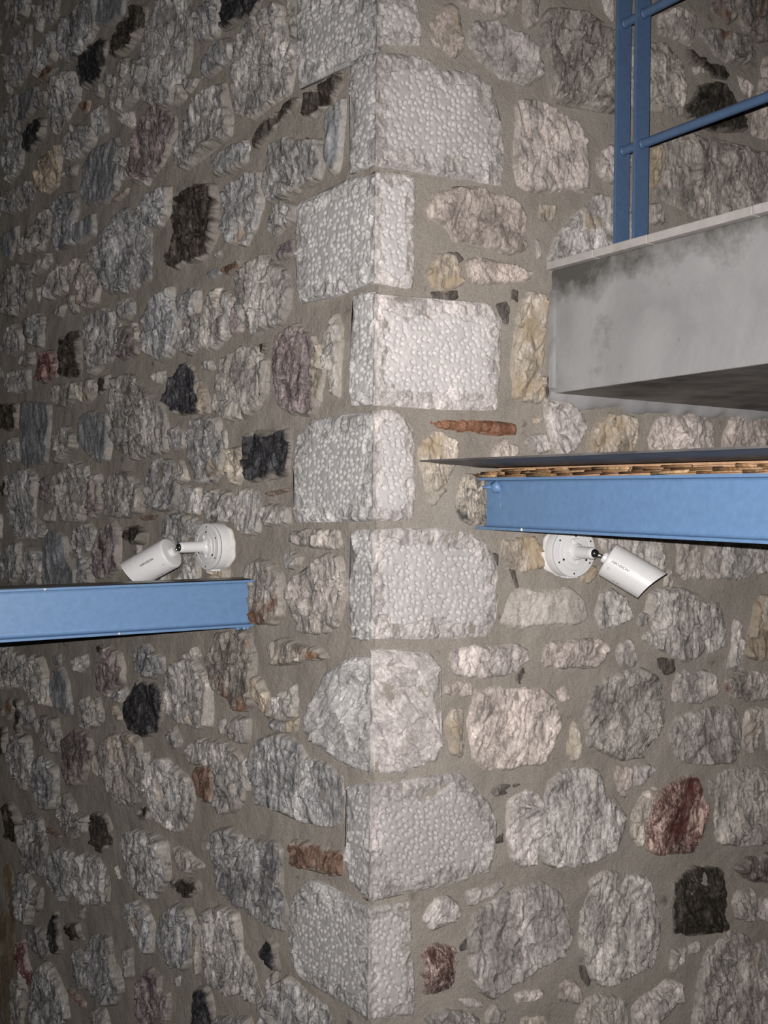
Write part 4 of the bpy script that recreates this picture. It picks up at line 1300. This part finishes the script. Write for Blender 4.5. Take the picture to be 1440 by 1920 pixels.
# coping tiles along the edge, thin joints between them
t = 0.0
for k, L in enumerate((0.195, 0.20, 0.33, 0.33, 0.33, 0.33, 0.17)):
    p = S0 + SR * 0.022 + BR * (t + 0.001) + Z * (SLAB_T + 0.0005)
    w_ = 0.30
    st = BR * (L - 0.002)
    mb = MB()
    if k == 0:
        # first tile is cut to the wall
        a, b = p, p + st
        shift = IN * w_ + BR * (-(IN * w_).dot(NOR['R']) / BR.dot(NOR['R']))
        pts = [a - BR * 0.0, b, b + IN * w_, a + shift]
        v = pts + [x + Z * 0.023 for x in pts]
        mb.add(v, [[0, 3, 2, 1], [4, 5, 6, 7], [0, 1, 5, 4], [1, 2, 6, 5], [2, 3, 7, 6], [3, 0, 4, 7]])
    else:
        mb.box(p, st, IN * w_, Z * 0.023)
    bevel(mb.build('coping_tile', 'coping', sl), 0.0025, 2)
    t += L
# strip of old formwork render where the slab meets the wall
mb = MB()
p = S0 + SR * 0.012 + BR * 0.006
mb.box(Vector((p.x, p.y, SLAB_B + 0.015)), BR * 0.018, IN * 0.02, Z * 0.285)
mb.build('render_strip', 'concrete', sl)
# grey render smeared under the slab along the wall
us = np.linspace(0.575, 2.2, 90)
zt = SLAB_B + 0.004 - (us - 0.5855) * 0.018
zb = zt - 0.030 - 0.022 * fbm(us / 0.11, us * 0 + 4, 3)
vs, fs_ = [], []
for u, a, b in zip(us, zt, zb):
    for zz, h in ((a, 0.012), ((a + b) / 2, 0.010), (b, 0.002), (b - 0.006, -0.012)):
        vs.append(on_wall('R', u, zz, h + 0.004 * float(noise(np.array([u * 30]), np.array([zz * 30]))[0])))
for k in range(len(us) - 1):
    for r in range(3):
        a = k * 4 + r
        fs_.append([a, a + 1, a + 5, a + 4])
mk('render_smear', vs, fs_, 'concrete', sl, True)

rail = thing('railing', 'blue painted metal railing with twin flat posts and round rails on the concrete landing', 'railing', (S0.x, S0.y, SLAB_T + 0.024))
base = S0 + IN * 0.03
ZT = SLAB_T + 0.0235
def post(t):
    p = base + BR * t
    mb = MB().box(Vector((p.x, p.y, ZT)), BR * 0.009, IN * 0.054, Z * 1.05)
    return bevel(mb.build('post', 'rail_paint', rail), 0.0012, 2)
T1, T2 = 0.219, 0.290
for t in (T1, T2, T2 + 1.2, T2 + 1.28):
    post(t)
mid = base + IN * 0.027
for z in (3.967, 4.320, 4.66):
    for a, b in ((T1 + 0.009, T2), (T2 + 0.009, T2 + 1.2)):
        p, q = mid + BR * a, mid + BR * b
        mb = MB().rod((p.x, p.y, z), (q.x, q.y, z), 0.0125, 20)
        o = smooth_by_angle(mb.build('rail', 'rail_paint', rail), 50)
        w2 = MB().lathe(Vector((p.x, p.y, z)), BR, [(0.0145, 0), (0.0140, 0.004), (0.0125, 0.007)], 16)
        w2.build('weld', 'rail_paint', rail, True)
p, q = mid + BR * (T1 - 0.02), mid + BR * (T2 + 1.31)
o = MB().box(Vector((p.x, p.y, ZT + 1.05)) - IN * 0.025, q - p, IN * 0.05, Z * 0.012).build('handrail', 'rail_paint', rail)

# ------------------------------------------------------------------ surveillance cameras
def text_mesh(body, size):
    cu = bpy.data.curves.new('t', 'FONT')
    cu.body, cu.size, cu.align_x, cu.align_y, cu.resolution_u = body, size, 'CENTER', 'CENTER', 3
    cu.offset = size * 0.022
    ob = bpy.data.objects.new('t', cu)
    COL.objects.link(ob)
    dg = bpy.context.evaluated_depsgraph_get()
    me = bpy.data.meshes.new_from_object(ob.evaluated_get(dg))
    v = [x.co.copy() for x in me.vertices]
    f = [list(q.vertices) for q in me.polygons]
    bpy.data.objects.remove(ob)
    bpy.data.meshes.remove(me)
    bpy.data.curves.remove(cu)
    return v, f

def bullet_camera(label, w, u, z, back, front, rd, txt_at, txt_dir, txt_up, arm_len, roll_up):
    n = NOR[w]
    C0 = on_wall(w, u, z, -0.004)
    t = thing('security_camera', label, 'camera', C0, 'surveillance cameras')
    rs = random.Random(w)
    ph = [rs.uniform(0, 6) for _ in range(4)]
    MB().lathe(C0 - n * 0.006, n, [(0.079, 0), (0.0805, 0.006), (0.0795, 0.011), (0.0755, 0.016)], 64,
               lambda a, h: 1 + (0.05 * math.sin(2 * a + ph[0]) + 0.035 * math.sin(5 * a + ph[1]) + 0.02 * math.sin(11 * a + ph[2])) * (h < 0.015)).build('filler_bead', 'white_filler', t, True)
    bx = MB().lathe(C0, n, [(0.0755, 0), (0.0755, 0.0405), (0.0745, 0.042), (0.0715, 0.042)], 72).build('junction_box', 'white_plastic', t)
    smooth_by_angle(bx)
    MB().lathe(C0 + n * 0.040, n, [(0.0728, 0), (0.0728, 0.0045)], 64).build('gasket', 'black_plastic', t)
    pl = MB().lathe(C0 + n * 0.044, n, [(0.0735, 0), (0.0752, 0.0012), (0.0752, 0.009), (0.0735, 0.0112), (0.056, 0.0125), (0.0545, 0.0105), (0.053, 0.0125),
                                        (0.040, 0.0135), (0.039, 0.017), (0.027, 0.0185), (0.0235, 0.022), (0.0200, 0.028)], 72).build('base_plate', 'white_plastic', t)
    smooth_by_angle(pl)
    # knock-out cap under the box
    sd = Z.cross(n).normalized()
    k0 = C0 + n * 0.012 - Z * 0.079
    bevel(MB().box(k0 - sd * 0.02, sd * 0.04, n * 0.034, Z * 0.008).build('cable_cap', 'white_plastic', bx), 0.002)
    for k in range(6):
        a = math.radians(28 + 60 * k)
        for rr, hh, r in ((0.064, 0.0553, 0.0028),) + (((0.047, 0.0566, 0.0036),) if k % 2 else ()):
            p = C0 + n * hh + (sd * math.cos(a) + Z * math.sin(a)) * rr
            MB().lathe(p, n, [(r, 0), (r, 0.0009)], 12).build('screw_hole', 'black_plastic', pl)
    for k in range(4):
        a = math.radians(12 + 90 * k)
        dr = sd * math.cos(a) + Z * math.sin(a)
        tg = n.cross(dr)
        bevel(MB().box(C0 + n * 0.056 + dr * 0.020 - tg * 0.006, dr * 0.016, tg * 0.012, n * 0.009).build('rib', 'white_plastic', pl), 0.0015)
    a0 = C0 + n * 0.066
    am = MB().lathe(a0, n, [(0.0195, 0), (0.0178, 0.008), (0.0172, arm_len - 0.012), (0.0160, arm_len - 0.004), (0.0125, arm_len)], 36).build('arm', 'white_plastic', t)
    smooth_by_angle(am, 50)
    tip = a0 + n * (arm_len - 0.004)
    MB().lathe(tip - n * 0.006, n, [(0.004, 0), (0.0105, 0.004), (0.0128, 0.010), (0.0105, 0.016), (0.004, 0.0205)], 20).build('ball_joint', 'black_plastic', t, True)
    ax = (front - back).normalized()
    L = (front - back).length
    MB().rod(tip + n * 0.003, back - ax * 0.010, 0.0055, 14).build('joint_rod', 'steel', t, True)
    MB().lathe(back - ax * 0.014, ax, [(0.013, 0), (0.0165, 0.003), (0.0165, 0.016)], 28).build('collar', 'white_plastic', t)
    e = (EYE - back)
    e = (e - ax * e.dot(ax)).normalized()
    g = ax.cross(e)
    upv = (Z - ax * Z.dot(ax)).normalized()
    # shell with a hood: the upper lip reaches farther than the lower one
    sg = 64
    vs, fs2 = [], []
    dn = upv.cross(ax)
    def ring(x_of, r):
        s_ = len(vs)
        for k in range(sg):
            a = 2 * math.pi * k / sg
            cu, su = math.cos(a), math.sin(a)
            vs.append(back + ax * x_of(cu) + (upv * cu + dn * su) * r)
        return s_
    hood = lambda cu: L + 0.016 * cu - 0.007 * (1 - cu * cu)
    rings = [ring(lambda c: 0.0, rd - 0.006), ring(lambda c: 0.0008, rd - 0.0025), ring(lambda c: 0.003, rd - 0.0008), ring(lambda c: 0.007, rd), ring(lambda c: L * 0.72, rd),
             ring(lambda c: L * 0.722, rd - 0.0004), ring(lambda c: L * 0.725, rd - 0.0004), ring(lambda c: L * 0.727, rd), ring(hood, rd), ring(hood, rd - 0.003), ring(lambda c: L - 0.042, rd - 0.003)]
    for a, b in zip(rings, rings[1:]):
        for k in range(sg):
            k2 = (k + 1) % sg
            fs2.append([a + k, a + k2, b + k2, b + k])
    fs2.append([rings[0] + k for k in range(sg)][::-1])
    flip = upv.cross(dn).dot(ax) < 0
    if flip:
        fs2 = [q[::-1] for q in fs2]
    br = mk('barrel', vs, fs2, 'white_plastic', t)
    smooth_by_angle(br, 40)
    MB().lathe(back + ax * (L - 0.045), ax, [(rd - 0.0032, 0), (rd - 0.0032, 0.004)], 48).build('front_plate', 'black_plastic', br)
    MB().lathe(back + ax * (L - 0.041), ax, [(0.021, 0), (0.021, 0.006), (0.016, 0.008), (0.008, 0.0105)], 28).build('lens', 'black_plastic', br, True)
    # printed lettering lies on the shell
    def wrap(v, f, at, off, nm, mat, tilt=0.0):
        x_ax = ax * txt_dir
        y_ax = e.cross(x_ax)
        o_ = []
        for q in v:
            s_ = at * L + q.x * txt_dir
            a = off + q.y / rd
            o_.append(back + ax * s_ + (e * math.cos(a) + y_ax * math.sin(a)) * (rd + 0.0004 + q.z))
        return mk(nm, o_, f, mat, br)
    v, f = text_mesh('HIKVISION', 0.0098)
    wd = max(q.x for q in v) - min(q.x for q in v)
    for q in v:
        q.x *= 0.052 / wd
        q.x += q.y * 0.25
    wrap(v, f, txt_at, txt_up, 'lettering', 'print_grey')
    # little round mark and status slots on the shell
    rv, rf = [], []
    for r in (0.0026, 0.0033):
        rv += [Vector((r * math.cos(k * math.pi / 8), r * math.sin(k * math.pi / 8), 0)) for k in range(16)]
    rf = [[k, (k + 1) % 16, (k + 1) % 16 + 16, k + 16] for k in range(16)]
    wrap(rv, rf, 0.13, -0.42, 'round_mark', 'print_grey')
    for q, at in enumerate((0.33, 0.42)):
        sv = [Vector((x, y, 0)) for x, y in ((-0.004, -0.001), (0.004, -0.001), (0.004, 0.001), (-0.004, 0.001))]
        wrap(sv, [[0, 1, 2, 3]], at, -1.02, 'slot', 'black_plastic')
    return t

bullet_camera('white bullet security camera on the right wall, hanging under the blue beam and pointing right', 'R', 0.637, 2.842,
              Vector((0.6347, 2.9527, 2.8272)), Vector((0.7551, 2.9166, 2.7555)), 0.0515, 0.30, 1, 0.02, 0.080, 0)
bullet_camera('white bullet security camera on the left wall, half hidden behind the blue beam', 'L', 0.757, 2.832,
              Vector((-0.6662, 3.2676, 2.8160)), Vector((-0.7983, 3.3165, 2.7439)), 0.0505, 0.42, -1, 0.22, 0.088, 0)
